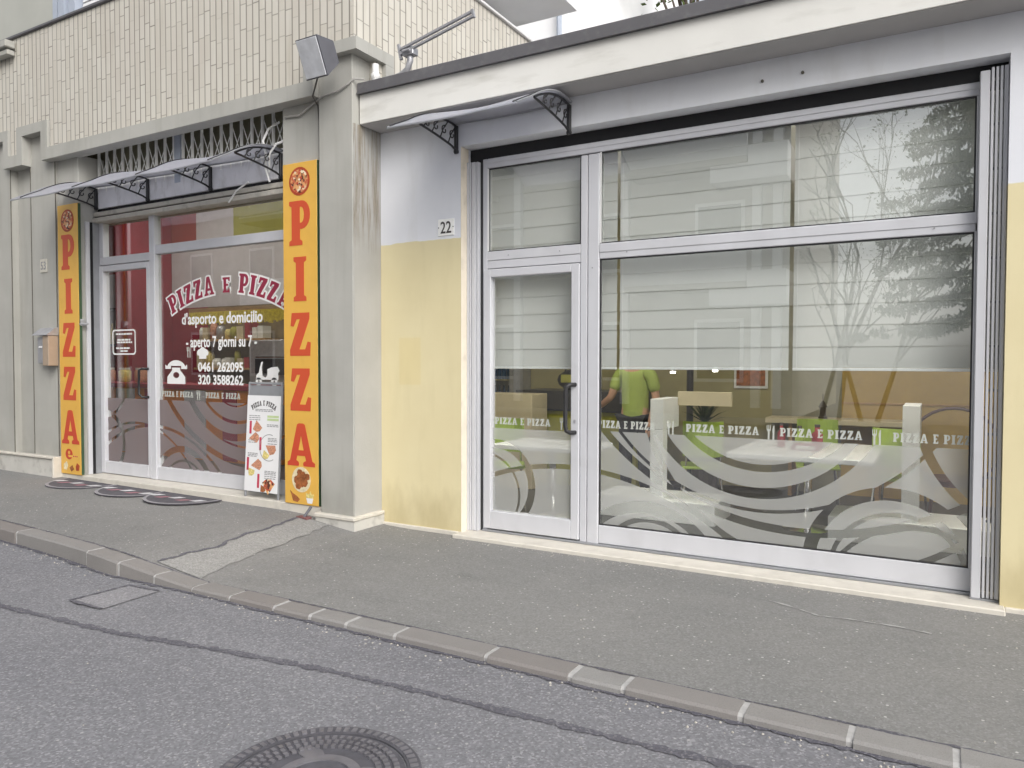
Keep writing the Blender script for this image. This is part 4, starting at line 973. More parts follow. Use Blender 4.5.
MB().box(-16, -15.9, 5.9, 9.1, .18, 4.75).build('interior_wall', 'in_red', LB)
MB().box(-12.95, -12.6, 8.2, 9.09, .18, 4.74).build('interior_pillar', 'in_maroon', LB)
ws = thing('bottle_shelf', (-14.2, 8.95, 1.9), 'shelf crowded with bottles and boxes on the back wall behind the takeaway door', 'shelf')
MB().box(-15.2, -13.1, 8.8, 9.09, 1.86, 1.9).build('board', 'counter_dark', ws); MB().box(-15.2, -13.1, 8.8, 9.09, 2.56, 2.6).build('board', 'counter_dark', ws)
random.seed(21); x = -15.1
for i in range(14):
    h_ = random.uniform(.25, .52); w_ = random.uniform(.05, .07)
    MB().lathe([(w_, 0), (w_, h_ * .6), (w_ * .4, h_ * .75), (w_ * .4, h_)], (x, 8.93, 1.901), 10).build('bottle', ('bottle', 'chips', 'in_white', 'in_lime', 'ceramic')[i % 5], ws, True); x += .145
lc = thing('takeaway_counter', (-9.5, 7.0, .18), 'orange and maroon serving counter inside the takeaway', 'counter')
mb = MB(); MB().box(-12.5, -7.6, 6.9, 7.4, .18, 1.16).build('body', 'in_orange', lc)
MB().box(-12.55, -7.55, 6.85, 7.45, 1.165, 1.235, .006).build('top', 'in_maroon', lc)
for i, x in enumerate((-11.9, -10.9, -10.2, -9.3, -8.5)):
    MB().box(x, x + (.45 if i % 2 else .28), 6.885, 6.897, .20, 1.15).build('front_stripe', ('in_maroon', 'in_mauve')[i % 2], lc)
fg_ = thing('yellow_fringe', (-9.1, 7.6, 2.1), 'yellow fringe hanging above the serving counter', 'fringe')
MB().box(-10.0, -7.9, 7.5, 7.54, 2.30, 2.36).build('rail', 'wood', fg_)
mb = MB(); x = -9.98
while x < -7.92:
    mb.box(x, x + .028, 7.49, 7.505, 2.12 + random.uniform(-.02, .03), 2.30); x += .034
mb.build('tassels', 'fringe', fg_)
ov = thing('pizza_oven', (-8.9, 8.6, .18), 'steel pizza oven behind the serving counter', 'oven')
MB().box(-9.6, -8.3, 8.3, 9.0, .18, 1.9, .01).build('body', 'steel', ov); MB().box(-9.45, -8.45, 8.285, 8.297, 1.35, 1.6).build('door', 'counter_dark', ov)
MB().tube([(-9.4, 8.26, 1.63), (-8.5, 8.26, 1.63)], .012, 8).build('handle', 'chrome', ov)
for i, x in enumerate((-11.4, -11.0, -10.6)):
    bt = thing('counter_jar', (x, 7.1, 1.236), ('squat jar with a pale lid, left of the jars on the serving counter', 'squat jar between two others on the serving counter', 'squat jar right of the others on the serving counter')[i], 'jar', 'jars on the serving counter')
    MB().lathe([(.08, 0), (.09, .05), (.09, .16), (.07, .19)], (x, 7.1, 1.237), 14).build('body', ('slice', 'chips', 'slice')[i], bt, True); MB().lathe([(.075, 0), (.075, .03)], (x, 7.1, 1.428), 14).build('lid', 'in_white', bt)

ks = thing('kitchen_shelf', (-10.6, 8.95, 1.3), 'shelves of jars and cartons on the brown back wall behind the window lettering', 'shelf')
random.seed(5)
for z in (1.45, 1.95):
    MB().box(-11.55, -9.75, 8.75, 9.09, z - .035, z).build('board', 'wood', ks); x = -11.48
    while x < -9.85:
        w_ = random.uniform(.05, .09); h_ = random.uniform(.14, .34)
        if random.random() < .5: MB().lathe([(w_, 0), (w_, h_ * .8), (w_ * .6, h_)], (x, 8.9, z + .001), 10).build('jar', random.choice(('chips', 'in_white', 'slice', 'steel', 'in_lime')), ks, True)
        else: MB().box(x - w_, x + w_, 8.82, 9.0, z + .001, z + h_).build('carton', random.choice(('counter_beige', 'red_box', 'fringe', 'in_white')), ks)
        x += 2 * w_ + .03
# ------------------------------------------------------------------ signs
def sign(x0, x1, side, label):
    o = thing('vertical_sign', ((x0 + x1) / 2, 5.20, .184), label, 'sign', 'yellow vertical pizza signs')
    y0 = 5.190
    MB().box(x0, x1, y0, 5.222, .186, 3.44, .003).build('panel', 'sign_yellow', o)
    MB().box(x1 + .0005, x1 + .008, y0 + .004, 5.224, .19, 3.435).build('edge_trim', 'sign_edge', o)
    cx = (x0 + x1) / 2; yl = y0 - .0018
    rows = side['rows']
    for c, (z0, z1), w in rows:
        flat('letter', glyph_loops(c, cx - w / 2, z0, w, z1 - z0), yl, .002, 'grad', o)
    pz = side['pizza']
    MB().prism(arc(cx, pz, .135, 0, 360, 24)[:-1], y0 - .0025, y0 - .0008).build('pizza_picture_crust', 'crust', o)
    MB().prism(arc(cx, pz, .112, 0, 360, 24)[:-1], y0 - .0045, y0 - .0028).build('pizza_picture', 'pizza', o)
    side['foot'](o, cx, y0)
    return o
def footR(o, cx, y0):
    MB().prism(arc(cx, .425, .122, 0, 360, 26)[:-1], y0 - .0025, y0 - .0008).build('plate_picture', 'pale_food', o)
    mb = MB()
    for i in range(9):
        a = i * 2.4; r = .027 * math.sqrt(i)
        mb.prism([(cx + r * math.cos(a) + .040 * math.cos(R(t)) * random.uniform(.8, 1.2), .43 + r * math.sin(a) + .036 * math.sin(R(t)) * random.uniform(.8, 1.2)) for t in range(0, 360, 36)], y0 - .0045 - .0003 * i, y0 - .0028 - .0003 * i)
    mb.build('fried_food_picture', 'food', o)
    flat('chicken_leg_picture', [[(cx - .15, .315), (cx - .11, .285), (cx - .06, .265), (cx - .02, .235), (cx - .05, .205), (cx - .11, .215), (cx - .125, .26)]], y0 - .0018, .002, 'food', o)
    flat('cup_picture', [[(cx + .08, .205), (cx + .14, .205), (cx + .155, .255), (cx + .065, .255)]], y0 - .0018, .002, 'paper', o)
    flat('chips_picture', [[(cx + .065, .257), (cx + .155, .257), (cx + .165, .30), (cx + .135, .29), (cx + .12, .325), (cx + .10, .29), (cx + .06, .305)]], y0 - .0018, .002, 'chips', o)
def footL(o, cx, y0):
    flat('letter', glyph_loops('e', cx - .11, .365, .15, .185), y0 - .0018, .002, 'grad', o)
    for i in range(3): MB().box(cx + .05 + i * .035, cx + .07 + i * .035, y0 - .003, y0 - .0008, .40, .415).build('dot', 'red_ink', o)
    flat('food_picture', [[(cx - .15, .30), (cx - .09, .34), (cx - .06, .29), (cx - .09, .235), (cx - .15, .24)]], y0 - .0018, .002, 'pale_food', o)
    flat('food_picture', [[(cx - .03, .265), (cx + .03, .30), (cx + .065, .25), (cx + .01, .22)]], y0 - .0018, .002, 'food', o)
    flat('food_picture', [[(cx + .10, .285), (cx + .13, .33), (cx + .18, .30), (cx + .165, .24), (cx + .11, .235)]], y0 - .0018, .002, 'crust', o)
ROWS = [('P', (2.66, 3.08), .27), ('I', (2.13, 2.55), .165), ('Z', (1.61, 2.02), .27), ('Z', (1.085, 1.49), .27), ('A', (.555, .965), .36)]
sign(-5.515, -5.075, {'rows': ROWS, 'pizza': 3.262, 'foot': footR}, 'tall yellow PIZZA sign beside the grey corner pilaster, plate of fried food at its foot')
sign(-9.345, -8.925, {'rows': ROWS, 'pizza': 3.245, 'foot': footL}, 'tall yellow sign with red PIZZA e... letters left of the takeaway door, beside the mailbox')

# menu board leaning on the window
mn = thing('menu_board', (-5.90, 5.25, .184), 'narrow steel menu board with a white illustrated menu leaning on the takeaway window', 'menu board')
LEAN = Matrix.Translation((0, 5.235, .184)) @ Matrix.Rotation(R(-3.5), 4, 'X')
def lean(o):
    for v in o.data.vertices:
        w_ = v.co + worigin(mn); v.co = (LEAN @ w_) - worigin(mn)
    return o
x0, x1 = -6.15, -5.66
lean(MB().box(x0 + .02, x1 - .02, .012, .016, .10, 1.135).build('back_plate', 'alu_dark', mn))
lean(MB().box(x0, x0 + .022, 0, .022, 0, 1.165, .004).box(x1 - .022, x1, 0, .022, 0, 1.165, .004).box(x0 + .022, x1 - .022, 0, .022, 1.14, 1.165, .004).box(x0 + .022, x1 - .022, 0, .022, .06, .08, .004).build('frame', 'alu_dark', mn))
lean(MB().box(x0 + .005, x1 - .012, -.004, -.001, .06, 1.03).build('menu_sheet', 'paper', mn))
pc_ = (x0 + x1) / 2
def marc(lps, cx, zb, rad):
    return [[(cx + (rad + z - zb) * math.sin((x - cx) / rad), zb - rad + (rad + z - zb) * math.cos((x - cx) / rad)) for x, z in densify(lp, .02)] for lp in lps]
lean(flat('heading', marc(word_loops('PIZZA E PIZZA', pc_ - .17, pc_ + .17, .93, .05), pc_, .93, .28), -.0055, .001, 'dark_ink', mn))
def rows(xa, xb, zs, mat='ink'):
    mb = MB()
    for z in zs:
        x = xa
        while x < xb - .01:
            w_ = random.uniform(.02, .05); mb.box(x, min(x + w_, xb), -.0058, -.0045, z, z + .008); x += w_ + .008
    lean(mb.build('text_rows', mat, mn))
rows(pc_ - .12, pc_ + .13, (.885, .87)); rows(x0 + .04, x0 + .2, (.82, .80, .78)); rows(x1 - .19, x1 - .03, (.735, .72)); rows(x1 - .17, x1 - .04, (.60, .585, .57, .545)); rows(x0 + .04, x0 + .18, (.44, .425, .41)); rows(x1 - .2, x1 - .04, (.27, .255, .24, .22, .2)); rows(x0 + .04, x0 + .15, (.57, .55))
for zz in (.78, .81): lean(MB().box(x1 - .19, x1 - .03, -.0058, -.0045, zz, zz + .022).build('green_panel', 'green_ink', mn))
for xa, za, w_, h_ in ((x0 + .05, .64, .03, .13), (x0 + .2, .48, .03, .13), (x0 + .03, .27, .03, .13), (x0 + .19, .10, .03, .14)):
    lean(MB().box(xa, xa + w_, -.0058, -.0045, za, za + h_).build('red_tab', 'red_ink', mn))
for xa, za, s_, m_, r_ in ((x0 + .16, .72, .075, 'slice', 10), (x0 + .12, .60, .075, 'slice', 100), (x1 - .13, .50, .08, 'slice', 60), (x0 + .17, .33, .08, 'slice', 100), (x0 + .09, .26, .06, 'chips', 40), (x1 - .2, .44, .06, 'chips', 20), (x1 - .14, .12, .10, 'pizza', 180), (x1 - .22, .10, .05, 'food', 30)):
    lean(flat('dish_picture', [[(xa + s_ * math.cos(R(r_ + t)), za + s_ * .8 * math.sin(R(r_ + t))) for t in (90, 205, 250, 290, 335)]], -.0051, .001, m_, mn))
lean(flat('circle_line', [arc(x1 - .15, .51, .135, 70, 300, 30) + arc(x1 - .15, .51, .128, 300, 70, 30)], -.0056, .0008, 'ink', mn))

# mats
for i, (cx, lb) in enumerate(((-8.66, 'left half round grey doormat below the yellow sign with the mailbox'), (-7.70, 'middle half round grey doormat in front of the takeaway door'), (-6.86, 'right half round grey doormat nearest the menu board'))):
    z0 = zp(cx) + .003; my = 5.16; rx, ry = .47, .47
    o = thing('doormat', (cx, my - .2, z0), lb, 'doormat', 'half round doormats')
    tilt = (zp(cx + .5) - zp(cx - .5))
    def zz(x): return zp(x) + .005 + .004 * i
    A_ = arc(cx, my, rx, 180, 360, 28, ry); B_ = arc(cx, my, rx - .035, 180, 360, 28, ry - .035)
    mb = MB(); lo = [mb.bm.verts.new((x, y, zz(x))) for x, y in A_]; hi = [mb.bm.verts.new((x, y, zz(x) + .008)) for x, y in A_]
    mb.bm.faces.new(hi)
    for a in range(len(A_)): mb.bm.faces.new((lo[a], lo[(a + 1) % len(A_)], hi[(a + 1) % len(A_)], hi[a]))
    mb.build('pad', 'rubber', o)
    mb = MB()
    for a in range(len(A_) - 1): mb.quad(*[(x, y, zz(x) + .0105) for x, y in (A_[a], A_[a + 1], B_[a + 1], B_[a])])
    mb.build('edge', 'rubber_edge', o)
    for k in range(5):
        xx = cx - .34 + .165 * k; yy = my - .17 - .05 * (k % 2); a = .055; b = .045
        MB().quad(*[(xx + p * a + q * .035, yy + q * b, zz(xx) + .0115) for p, q in ((-1, -1), (1, -1), (1, 1), (-1, 1))]).build('printed_block', 'mat_red' if k % 2 else 'mat_white', o)

# mailbox, small number plate, red bracket scraps
mbx = thing('mailbox', (-9.50, 5.10, 1.50), 'small grey and beige metal mailbox on the pilaster left of the yellow sign', 'mailbox')
MB().box(-9.66, -9.505, 5.10, 5.198, 1.53, 1.85, .006).build('body', 'steel', mbx); MB().box(-9.503, -9.375, 5.075, 5.198, 1.50, 1.87, .006).build('side_box', 'box_beige', mbx)
MB().prism([(5.05, 1.872), (5.198, 1.872), (5.198, 1.97), (5.15, 1.96)], -9.70, -9.365, 'YZ').build('lid', 'steel', mbx)
MB().box(-9.62, -9.55, 5.093, 5.098, 1.72, 1.74).build('name_slot', 'paper', mbx)
np_ = thing('old_number_plate', (-9.66, 5.19, 2.65), 'faded little number plate on the pilaster above the mailbox', 'number plate')
MB().box(-9.74, -9.59, 5.188, 5.1985, 2.655, 2.82, .003).build('plate', 'old_plate', np_)
text('numeral', '53', (-9.72, -9.61, 2.69, 2.79), 5.1865, 'ink', np_, .002, .01)
ft = thing('pavement_foot', (-5.16, 5.09, .10), 'short rusty red metal foot on the pavement under the right yellow sign', 'metal foot')
MB().box(-5.23, -5.09, 5.05, 5.12, zp(-5.17) - .01, zp(-5.17) + .018, .004).build('base_plate', 'rust', ft); MB().tube([(-5.15, 5.08, zp(-5.17) + .015), (-5.12, 5.14, .19)], .014, 8).build('stub', 'lamp_case', ft)

# ------------------------------------------------------------------ awnings
def bracket(x, yw, z0, z1, dep, drop, parent):
    """scrolled cantilever bracket in the YZ plane at x; wall at y = yw; the sheet reaches out by dep"""
    root = MB().box(x - .016, x + .016, yw - .03, yw, z0 + .01, z1, .005).tube([(x - .016, yw - .015, z0), (x + .016, yw - .015, z0)], .019, 10)
    def topz(t): return z1 - drop * (t ** 1.75) + .035 * math.sin(math.pi * min(1, t * 1.3))
    top = [(yw - .02 - dep * t, topz(t)) for t in [k / 12 for k in range(13)]]
    rt = [(yw - .02 - dep * t, topz(t) - .004) for t in [.66 * k / 10 for k in range(11)]]
    te = .66
    low = [(yw - .02 - dep * te * t, z0 + .01 + (topz(te) - .006 - z0 - .01) * t ** .62) for t in [k / 10 for k in range(11)]]
    root.tube([(x, a, b) for a, b in rt], .010, 6).tube([(x, a, b) for a, b in low], .010, 6)
    o = root.build('bracket', 'black_metal', parent)
    sc_ = MB()
    for k in (2, 4, 6, 8):
        a, b = low[k], rt[max(0, k - 2)]; sc_.tube([(x, a[0], a[1]), (x, (a[0] + b[0]) / 2 - .015, (a[1] + b[1]) / 2), (x, b[0], b[1])], .006, 6)
    for k in (1, 3, 5, 7):
        gap = rt[k][1] - low[k][1]; r = min(.04, gap * .36)
        if r < .008: continue
        cy, cz = rt[k][0], (rt[k][1] + low[k][1]) / 2
        sc_.tube([(x, cy + r * (1 - .55 * t / 330) * math.cos(R(t + 60)), cz + r * (1 - .55 * t / 330) * math.sin(R(t + 60))) for t in range(0, 331, 30)], .006, 6)
    sc_.build('scroll', 'black_metal', o)
    return top
def awning(name, xs, yw, z0, z1, dep, drop, xa, xb, label, sag):
    o = thing(name, ((xs[0] + xs[-1]) / 2, yw, z0), label, 'awning', 'clear awnings on black brackets')
    for x in xs: top = bracket(x, yw, z0, z1, dep, drop, o)
    mb = MB(); n = 48; g0, g1 = [], []
    for i in range(n + 1):
        x = xa + (xb - xa) * i / n
        # the sheet hangs a little between the brackets
        k = max(j for j in range(len(xs)) if xs[j] <= x or j == 0); xl = xs[k]; xr = xs[min(k + 1, len(xs) - 1)]
        u = (x - xl) / (xr - xl) if xr > xl else 0; u = min(1, max(0, u)); s_ = sag * math.sin(math.pi * u) ** 1.5
        g0.append([mb.bm.verts.new((x, a - .01, b + .010 - s_ * (.35 + .65 * math.sin(math.pi * j / 12)))) for j, (a, b) in enumerate(top)])
        g1.append([mb.bm.verts.new((x, a - .01, b + .016 - s_ * (.35 + .65 * math.sin(math.pi * j / 12)))) for j, (a, b) in enumerate(top)])
    for G_ in (g0, g1):
        for i in range(n):
            for j in range(12): mb.bm.faces.new((G_[i][j], G_[i + 1][j], G_[i + 1][j + 1], G_[i][j + 1]))
    for i in range(n):
        for j in (0, 12): mb.bm.faces.new((g0[i][j], g0[i + 1][j], g1[i + 1][j], g1[i][j]))
    for i in (0, n):
        for j in range(12): mb.bm.faces.new((g0[i][j], g0[i][j + 1], g1[i][j + 1], g1[i][j]))
    fe = [(v.co.x, v.co.y, v.co.z - .006) for v in [r[12] for r in g0]]; be = [(r[0].co.x, r[0].co.y, r[0].co.z) for r in g0]
    ends = [[(v.co.x, v.co.y, v.co.z) for v in g1[i]] for i in (0, n)]
    mb.build('canopy_sheet', 'canopy', o, True)
    e = MB().tube(fe, .0045, 6).tube(be, .008, 6)
    for q in ends: e.tube(q, .006, 6)
    e.build('edge_trim', 'alu_dark', o)
    for x in xs: MB().tube([(x, a - .012, b + .021) for a, b in top], .0055, 6).build('joint_profile', 'black_metal', o)
    return o
awning('entrance_awning', (-8.93, -7.93, -6.85, -5.79), 5.438, 3.41, 3.65, .85, .29, -9.14, -5.74, 'long clear arched awning on four black scroll brackets over the takeaway entrance', .035)
awning('door_awning', (-3.74, -2.64), W - .002, 3.41, 3.635, .90, .27, -3.77, -2.61, 'short clear awning on two black scroll brackets above the right shop door', .03)

# ------------------------------------------------------------------ floodlight, cables, antenna arm
fl_ = thing('floodlight', (-4.68, 4.85, 4.2), 'square grey floodlight mounted on the concrete band at the building corner', 'floodlight')
FM = Matrix.Translation((-4.74, 4.87, 4.20)) @ Matrix.Rotation(R(24), 4, 'X') @ Matrix.Rotation(R(-4), 4, 'Z')
mb = MB(); mb.prism([(-.075, -.165), (-.075, .165), (.10, .10), (.10, -.08)], -.135, .135, 'YZ')
for v in mb.bm.verts: v.co = FM @ v.co
mb.build('case', 'lamp_case', fl_)
MB().box(-.125, .125, -.086, -.0765, -.155, .155, .003, M=FM).build('glass', 'lamp_glass', fl_)
mb = MB()
for k in range(5): mb.box(-.11 + .05 * k, -.10 + .05 * k, .101, .122, -.07, .09, M=FM)
mb.build('cooling_fin', 'lamp_case', fl_)
MB().tube([FM @ Vector((.0, .1, 0)), (-4.72, 5.02, 4.22), (-4.78, 5.088, 4.2)], .016, 8).build('arm', 'lamp_case', fl_)
c1 = thing('wall_cable', (-5.06, 5.1, 3.6), 'pale cable running from the floodlight down the groove beside the corner pilaster', 'cable')
MB().tube([(-4.80, 4.95, 4.12), (-4.92, 5.02, 4.02), (-5.0, 5.07, 3.97), (-5.045, 5.18, 3.93), (-5.05, 5.205, 3.80), (-5.052, 5.21, 3.0), (-5.05, 5.21, 1.5), (-5.052, 5.21, .30)], .008, 6).build('lead', 'cable_dark', c1)
c2 = thing('cable_to_roof', (-4.8, 5.15, 3.9), 'grey cable sagging across the corner pilaster from the yellow sign to the low roof edge', 'cable')
MB().tube([(-5.50, 5.21, 3.90), (-5.30, 5.20, 3.885), (-5.12, 5.195, 3.96), (-4.95, 5.15, 3.985), (-4.78, 5.15, 4.0), (-4.66, 5.15, 4.04), (-4.59, 5.17, 4.085), (-4.52, 5.22, 4.085)], .009, 6).build('lead', 'cable', c2)
c3 = thing('loose_cable', (-5.9, 5.35, 3.5), 'white cables hanging loosely at the right end of the takeaway awning', 'cable')
MB().tube([(-5.78, 5.40, 3.95), (-5.83, 5.30, 3.86), (-5.86, 5.26, 3.74), (-5.84, 5.28, 3.60), (-5.90, 5.33, 3.48), (-5.88, 5.36, 3.36)], .012, 6).tube([(-5.62, 5.36, 3.74), (-5.72, 5.30, 3.70), (-5.80, 5.28, 3.60), (-5.86, 5.34, 3.45)], .012, 6).tube([(-6.2, 5.37, 3.40), (-6.38, 5.37, 3.33), (-6.5, 5.37, 3.22)], .009, 6).build('lead', 'vinyl_white', c3)
an = thing('mast_bracket', (-4.15, 5.45, 4.065), 'bent steel tube with a long slotted arm fixed above the roof edge at the corner', 'bracket')
MB().tube([(-4.50, 5.40, 4.10), (-4.35, 5.38, 4.10), (-4.22, 5.37, 4.115), (-4.15, 5.37, 4.15), (-4.12, 5.37, 4.22), (-4.12, 5.37, 4.345)], .028, 10).build('tube', 'steel', an, True)
MB().box(-4.18, -4.06, 5.33, 5.41, 4.26, 4.32, .004).tube([(-4.16, 5.31, 4.29), (-4.08, 5.31, 4.29)], .012, 8).build('clamp', 'steel', an)
AM = Matrix.Translation((-4.22, 5.34, 4.30)) @ Matrix.Rotation(R(-12.0), 4, 'Y')
MB().box(0, .80, -.012, .012, .012, .03, M=AM).box(0, .80, -.012, .012, -.03, -.012, M=AM).box(0, .02, -.014, .014, -.07, .07, M=AM).box(.79, .81, -.014, .014, -.035, .035, M=AM).build('arm', 'steel', an)
MB().tube([(-4.49, 5.34, 4.07), (-4.49, 5.34, 4.25)], .03, 10).lathe([(.035, 0), (.042, .02), (.042, .04), (.03, .05)], (-4.49, 5.34, 4.12), 10).build('insulator', 'vinyl_white', an)

# ------------------------------------------------------------------ upper storeys and things beyond the roofs
MB().box(-18, -5.1, 5.7, 8.6, 5.58, 12).build('upper_wall', 'upper_wall', LB)
MB().box(-14, -9.92, 5.50, 5.695, 5.60, 8).build('balcony_side', 'upper_side', LB)
sp_ = MB()
for i in range(24): sp_.prism([(5.54, 5.64 + .055 * i), (5.56, 5.64 + .055 * i), (5.575, 5.69 + .055 * i), (5.555, 5.69 + .055 * i)], -9.35, -7.4, 'YZ')
sp_.build('roller_shutter', 'white_paint', LB)
MB().box(-9.9, -9.8, 5.48, 5.6, 5.62, 8).box(-9.74, -9.62, 5.46, 5.6, 5.62, 8).box(-9.55, -9.42, 5.48, 5.6, 5.62, 8).box(-7.38, -7.2, 5.48, 5.6, 5.62, 8).build('window_frame', 'blue_frame', LB)
MB().box(-9.95, -7.0, 5.60, 5.69, 5.615, 8).build('window_reveal', 'upper_wall', LB)
MB().box(-14, -10.08, 5.02, 5.11, 5.36, 5.42, .006).box(-14, -10.06, 4.99, 5.11, 5.44, 5.53, .01).build('ledge_moulding', 'concrete', LB)
MB().box(-5.1, -4.18, 5.9, 9.0, 6.13, 6.30).build('balcony_slab', 'upper_wall', LB)
fb = thing('background_building', (-12, 13, 0), 'tall pale building behind the tiled one, glimpsed above the low roof', 'building')
MB().box(-22, -6.22, 12.5, 20, 0, 15).build('wall', 'upper_wall', fb); MB().tube([(-6.12, 12.4, 0), (-6.12, 12.4, 15)], .05, 8).build('downpipe', 'blue_frame', fb)

# trees
def leafcloud(mb, c, r, n, s, flatz=1., drop=0.):
    for _ in range(n):
        d = Vector((random.gauss(0, 1), random.gauss(0, 1), random.gauss(0, 1))).normalized() * random.random() ** .45
        p = Vector(c) + Vector((d.x * r, d.y * r, d.z * r * flatz))
        a = Vector((random.gauss(0, 1), random.gauss(0, 1), random.gauss(0, .6))).normalized(); b = a.cross(Vector((random.gauss(0, 1), random.gauss(0, 1), 1))).normalized()
        k = s * random.uniform(.6, 1.3); a *= k; b *= k * .5; a.z -= drop * k
        mb.quad(p - a, p - b, p + a, p + b)
def tree(name, x, y, h, label, kind, r=2.2, leaf='leaf_light', n=70, s=.11, group='trees around the street'):
    o = thing(name, (x, y, 0), label, 'tree', group)
    tw = 1. if kind != 'bare' else .42
    tk = MB().tube([(x, y, -.1), (x + .1, y, h * .3), (x - .1, y + .1, h * .6), (x, y, h * .95)], [.26 * tw, .2 * tw, .12 * tw, .03], 9); cr = MB()
    if kind in ('broad', 'bare'):
        for k in range(26):
            a = random.uniform(0, 6.28); z = h * random.uniform(.42, 1.); rr = r * (1 - abs(z / h - .68) * 1.5) * random.uniform(.35, 1)
            p = (x + rr * math.cos(a), y + rr * math.sin(a), z); tk.tube([(x, y, z * .72), ((x + p[0]) / 2, (y + p[1]) / 2, z * .9), p], [.06 * tw, .035 * tw, .012 * tw], 5)
            leafcloud(cr, p, r * .34, n, s)
    else:
        L = 17
        for k in range(L):
            z = h * (.22 + .76 * k / L); rr = r * (1 - k / L) ** .8 + .25
            for j in range(6):
                a = j * 1.05 + k * .7 + random.uniform(-.3, .3); q = rr * random.uniform(.75, 1.1)
                e = Vector((x + q * math.cos(a), y + q * math.sin(a), z - q * .18)); tk.tube([(x, y, z), tuple((Vector((x, y, z)) + e) / 2 + Vector((0, 0, .08))), tuple(e)], [.05, .03, .01], 5)
                for t in (.35, .6, .85, 1.05): leafcloud(cr, Vector((x, y, z)).lerp(e, t), .16 + .26 * (1 - t * .5), n // 4, s, .5, .7)
    tk.build('trunk', 'bark', o, True); cr.build('crown', leaf, o)
    return o
tree('broadleaf_tree', -5.0, 17.0, 12.0, 'pale leafy tree showing just above the low flat roof', 'broad', 2.1, 'leaf_light', 75, .09)
# the far side of the street, seen in the reflections
OB = thing('opposite_building', (-14, -10, 0), 'pale apartment house with balconies across the street', 'building')
MB().box(-32, -3.5, -20, -10, 0, 14).build('wall', 'opp_wall', OB)
MB().box(-32.3, -3.2, -20.3, -9.6, 14.002, 14.25).build('roof', 'coping', OB)
for fl2 in range(4):
    z = .4 + fl2 * 3.3
    for k in range(7):
        x = -5.5 - k * 3.6
        w_ = MB().box(x - .7, x + .7, -9.998, -9.95, z + .6, z + 2.4).build('window', 'white_paint', OB); MB().box(x - .6, x + .6, -9.948, -9.93, z + .7, z + 2.3).build('pane', 'opp_glass', w_)
    if fl2:
        for x in (-6.2, -14.5, -21.7):
            bb_ = MB().box(x - 1.7, x + 1.7, -9.998, -8.8, z - .15, z + .02).build('balcony', 'opp_wall', OB); MB().box(x - 1.7, x + 1.7, -8.88, -8.8, z + .022, z + .95).build('balustrade', 'white_paint', bb_)
for x in (-3.9, -4.45, -8.3, -12.0): MB().box(x - .12, x + .12, -9.998, -9.8, .3, 13.9).build('pilaster_strip', 'white_paint', OB)
for z in (3.1, 6.4, 9.7): MB().box(-5.5, -3.5, -9.998, -8.9, z, z + .9).build('corner_balcony', 'white_paint', OB)
tree('conifer', .9, -10.5, 12.5, 'tall dark conifer across the street beside the apartment house', 'conifer', 2.5, 'leaf_dark', 340, .065)
tree('conifer', 4.8, -13.0, 13.5, 'tall dark conifer across the street farthest from the apartment house', 'conifer', 3.0, 'leaf_dark', 240, .085)
bt_ = thing('bare_tree', (-2.3, -11.5, 0), 'clump of slender bare stems between the apartment house and the conifers across the street', 'tree', 'trees around the street')
random.seed(91); tk, cr = MB(), MB()
def limb(p, d, l, r_, dep):
    pts = [Vector(p)]; dd = Vector(d).normalized()
    for k in range(4):
        dd = (dd + Vector((random.gauss(0, .16), random.gauss(0, .16), random.gauss(.05, .08)))).normalized(); pts.append(pts[-1] + dd * l / 4)
    tk.tube(pts, [r_, r_ * .85, r_ * .68, r_ * .5, r_ * .3], 5)
    if dep == 0: leafcloud(cr, pts[-1], .25, 9, .045); return
    for k in (1, 2, 3, 4):
        for _ in range(2 if dep > 1 else 1):
            limb(pts[k], dd + Vector((random.gauss(0, .6), random.gauss(0, .6), random.uniform(-.1, .4))), l * random.uniform(.38, .55), r_ * .42, dep - 1)
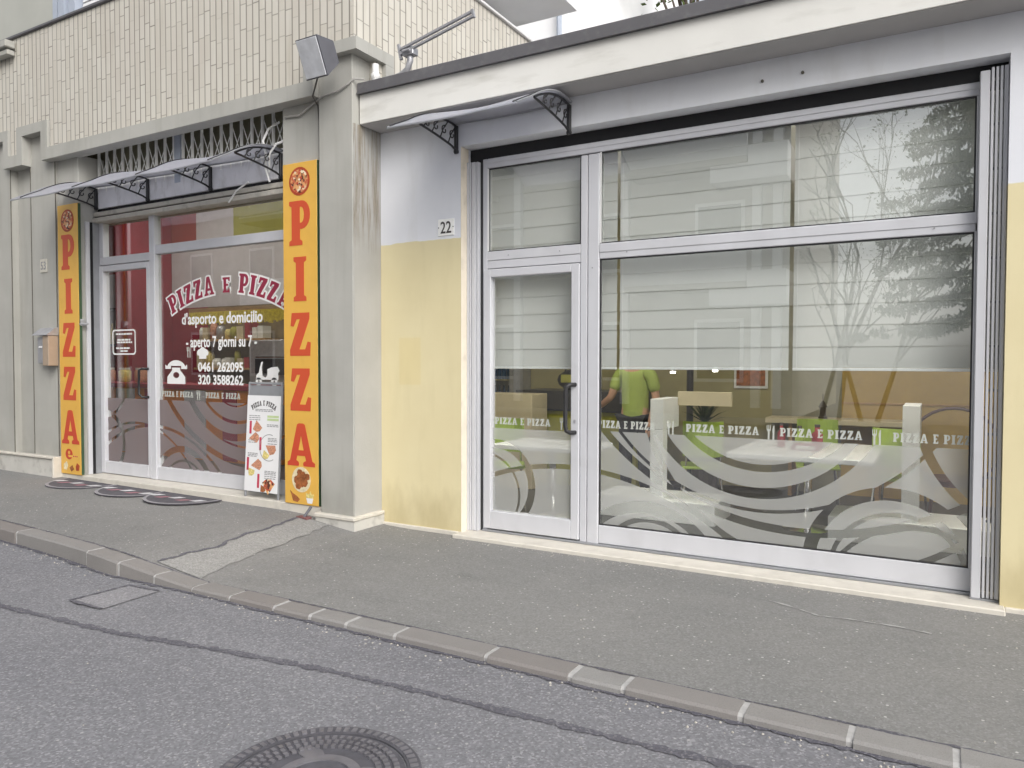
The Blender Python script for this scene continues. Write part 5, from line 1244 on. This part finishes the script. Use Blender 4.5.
for x_ in (-3.0, -2.5, -1.9, -1.5): limb((x_, -11.5 + random.uniform(-.4, .4), -.1), (random.gauss(0, .08), 0, 1), random.uniform(6, 8.5), .075, 3 if x_ == -2.5 else 2)
tk.build('stems', 'bark', bt_, True); cr.build('twig_leaves', 'leaf_light', bt_)

# grit, petals and crumbs lying about, mostly in the gutter and on the pavement
random.seed(33)
mb = MB()
def crumb(x, y, z, k):
    a = random.uniform(0, 6.28); p = [(x + k * random.uniform(.5, 1) * math.cos(a + t), y + k * random.uniform(.5, 1) * math.sin(a + t)) for t in (0, 1.3, 2.6, 3.9, 5.1)]
    lo = [mb.bm.verts.new((u, v, z)) for u, v in p]; hi = [mb.bm.verts.new((x + (u - x) * .6, y + (v - y) * .6, z + k * random.uniform(.3, .7))) for u, v in p]
    mb.bm.faces.new(hi)
    for i in range(5): mb.bm.faces.new((lo[i], lo[(i + 1) % 5], hi[(i + 1) % 5], hi[i]))
for _ in range(420):
    x = random.uniform(-9.5, 1.2); y = kin(x) - KW - .01 - abs(random.gauss(0, .07)); crumb(x, y, zr(x) + .001, random.uniform(.003, .010))
for _ in range(260):
    x = random.uniform(-9.5, 1.2); y = random.uniform(3.55, 5.4); crumb(x, y, zp(x) + .001, random.uniform(.003, .008))
for _ in range(160):
    x = random.uniform(-4.5, .8); y = 5.42 - abs(random.gauss(0, .06)); crumb(x, y, zp(x) + .001, random.uniform(.003, .008))
for _ in range(140):
    x = random.uniform(-6, .6); y = random.uniform(1.6, 3.2); crumb(x, y, zr(x) + .001, random.uniform(.002, .006))
tag(mb.build('grit', 'grit', base=(0, 0, 0)), 'pale grit and crumbs scattered over the gutter, road and pavement', 'grit', kind='stuff')
for x, z in ((-1.13, 3.55), (-.86, 3.56)):
    MB().tube([(x, W - .012, z), (x, W - .0005, z)], .011, 8).build('wall_anchor', 'dark_joint', RB)
for x, z in ((-3.30, 2.49), (-2.80, 2.49), (-2.2, 2.44), (-.05, 2.44), (-2.5, 2.33)):
    MB().tube([(x, F0 - .0075, z), (x, F0 - .0065, z)], .006, 8).build('screw', 'alu_dark', RB)
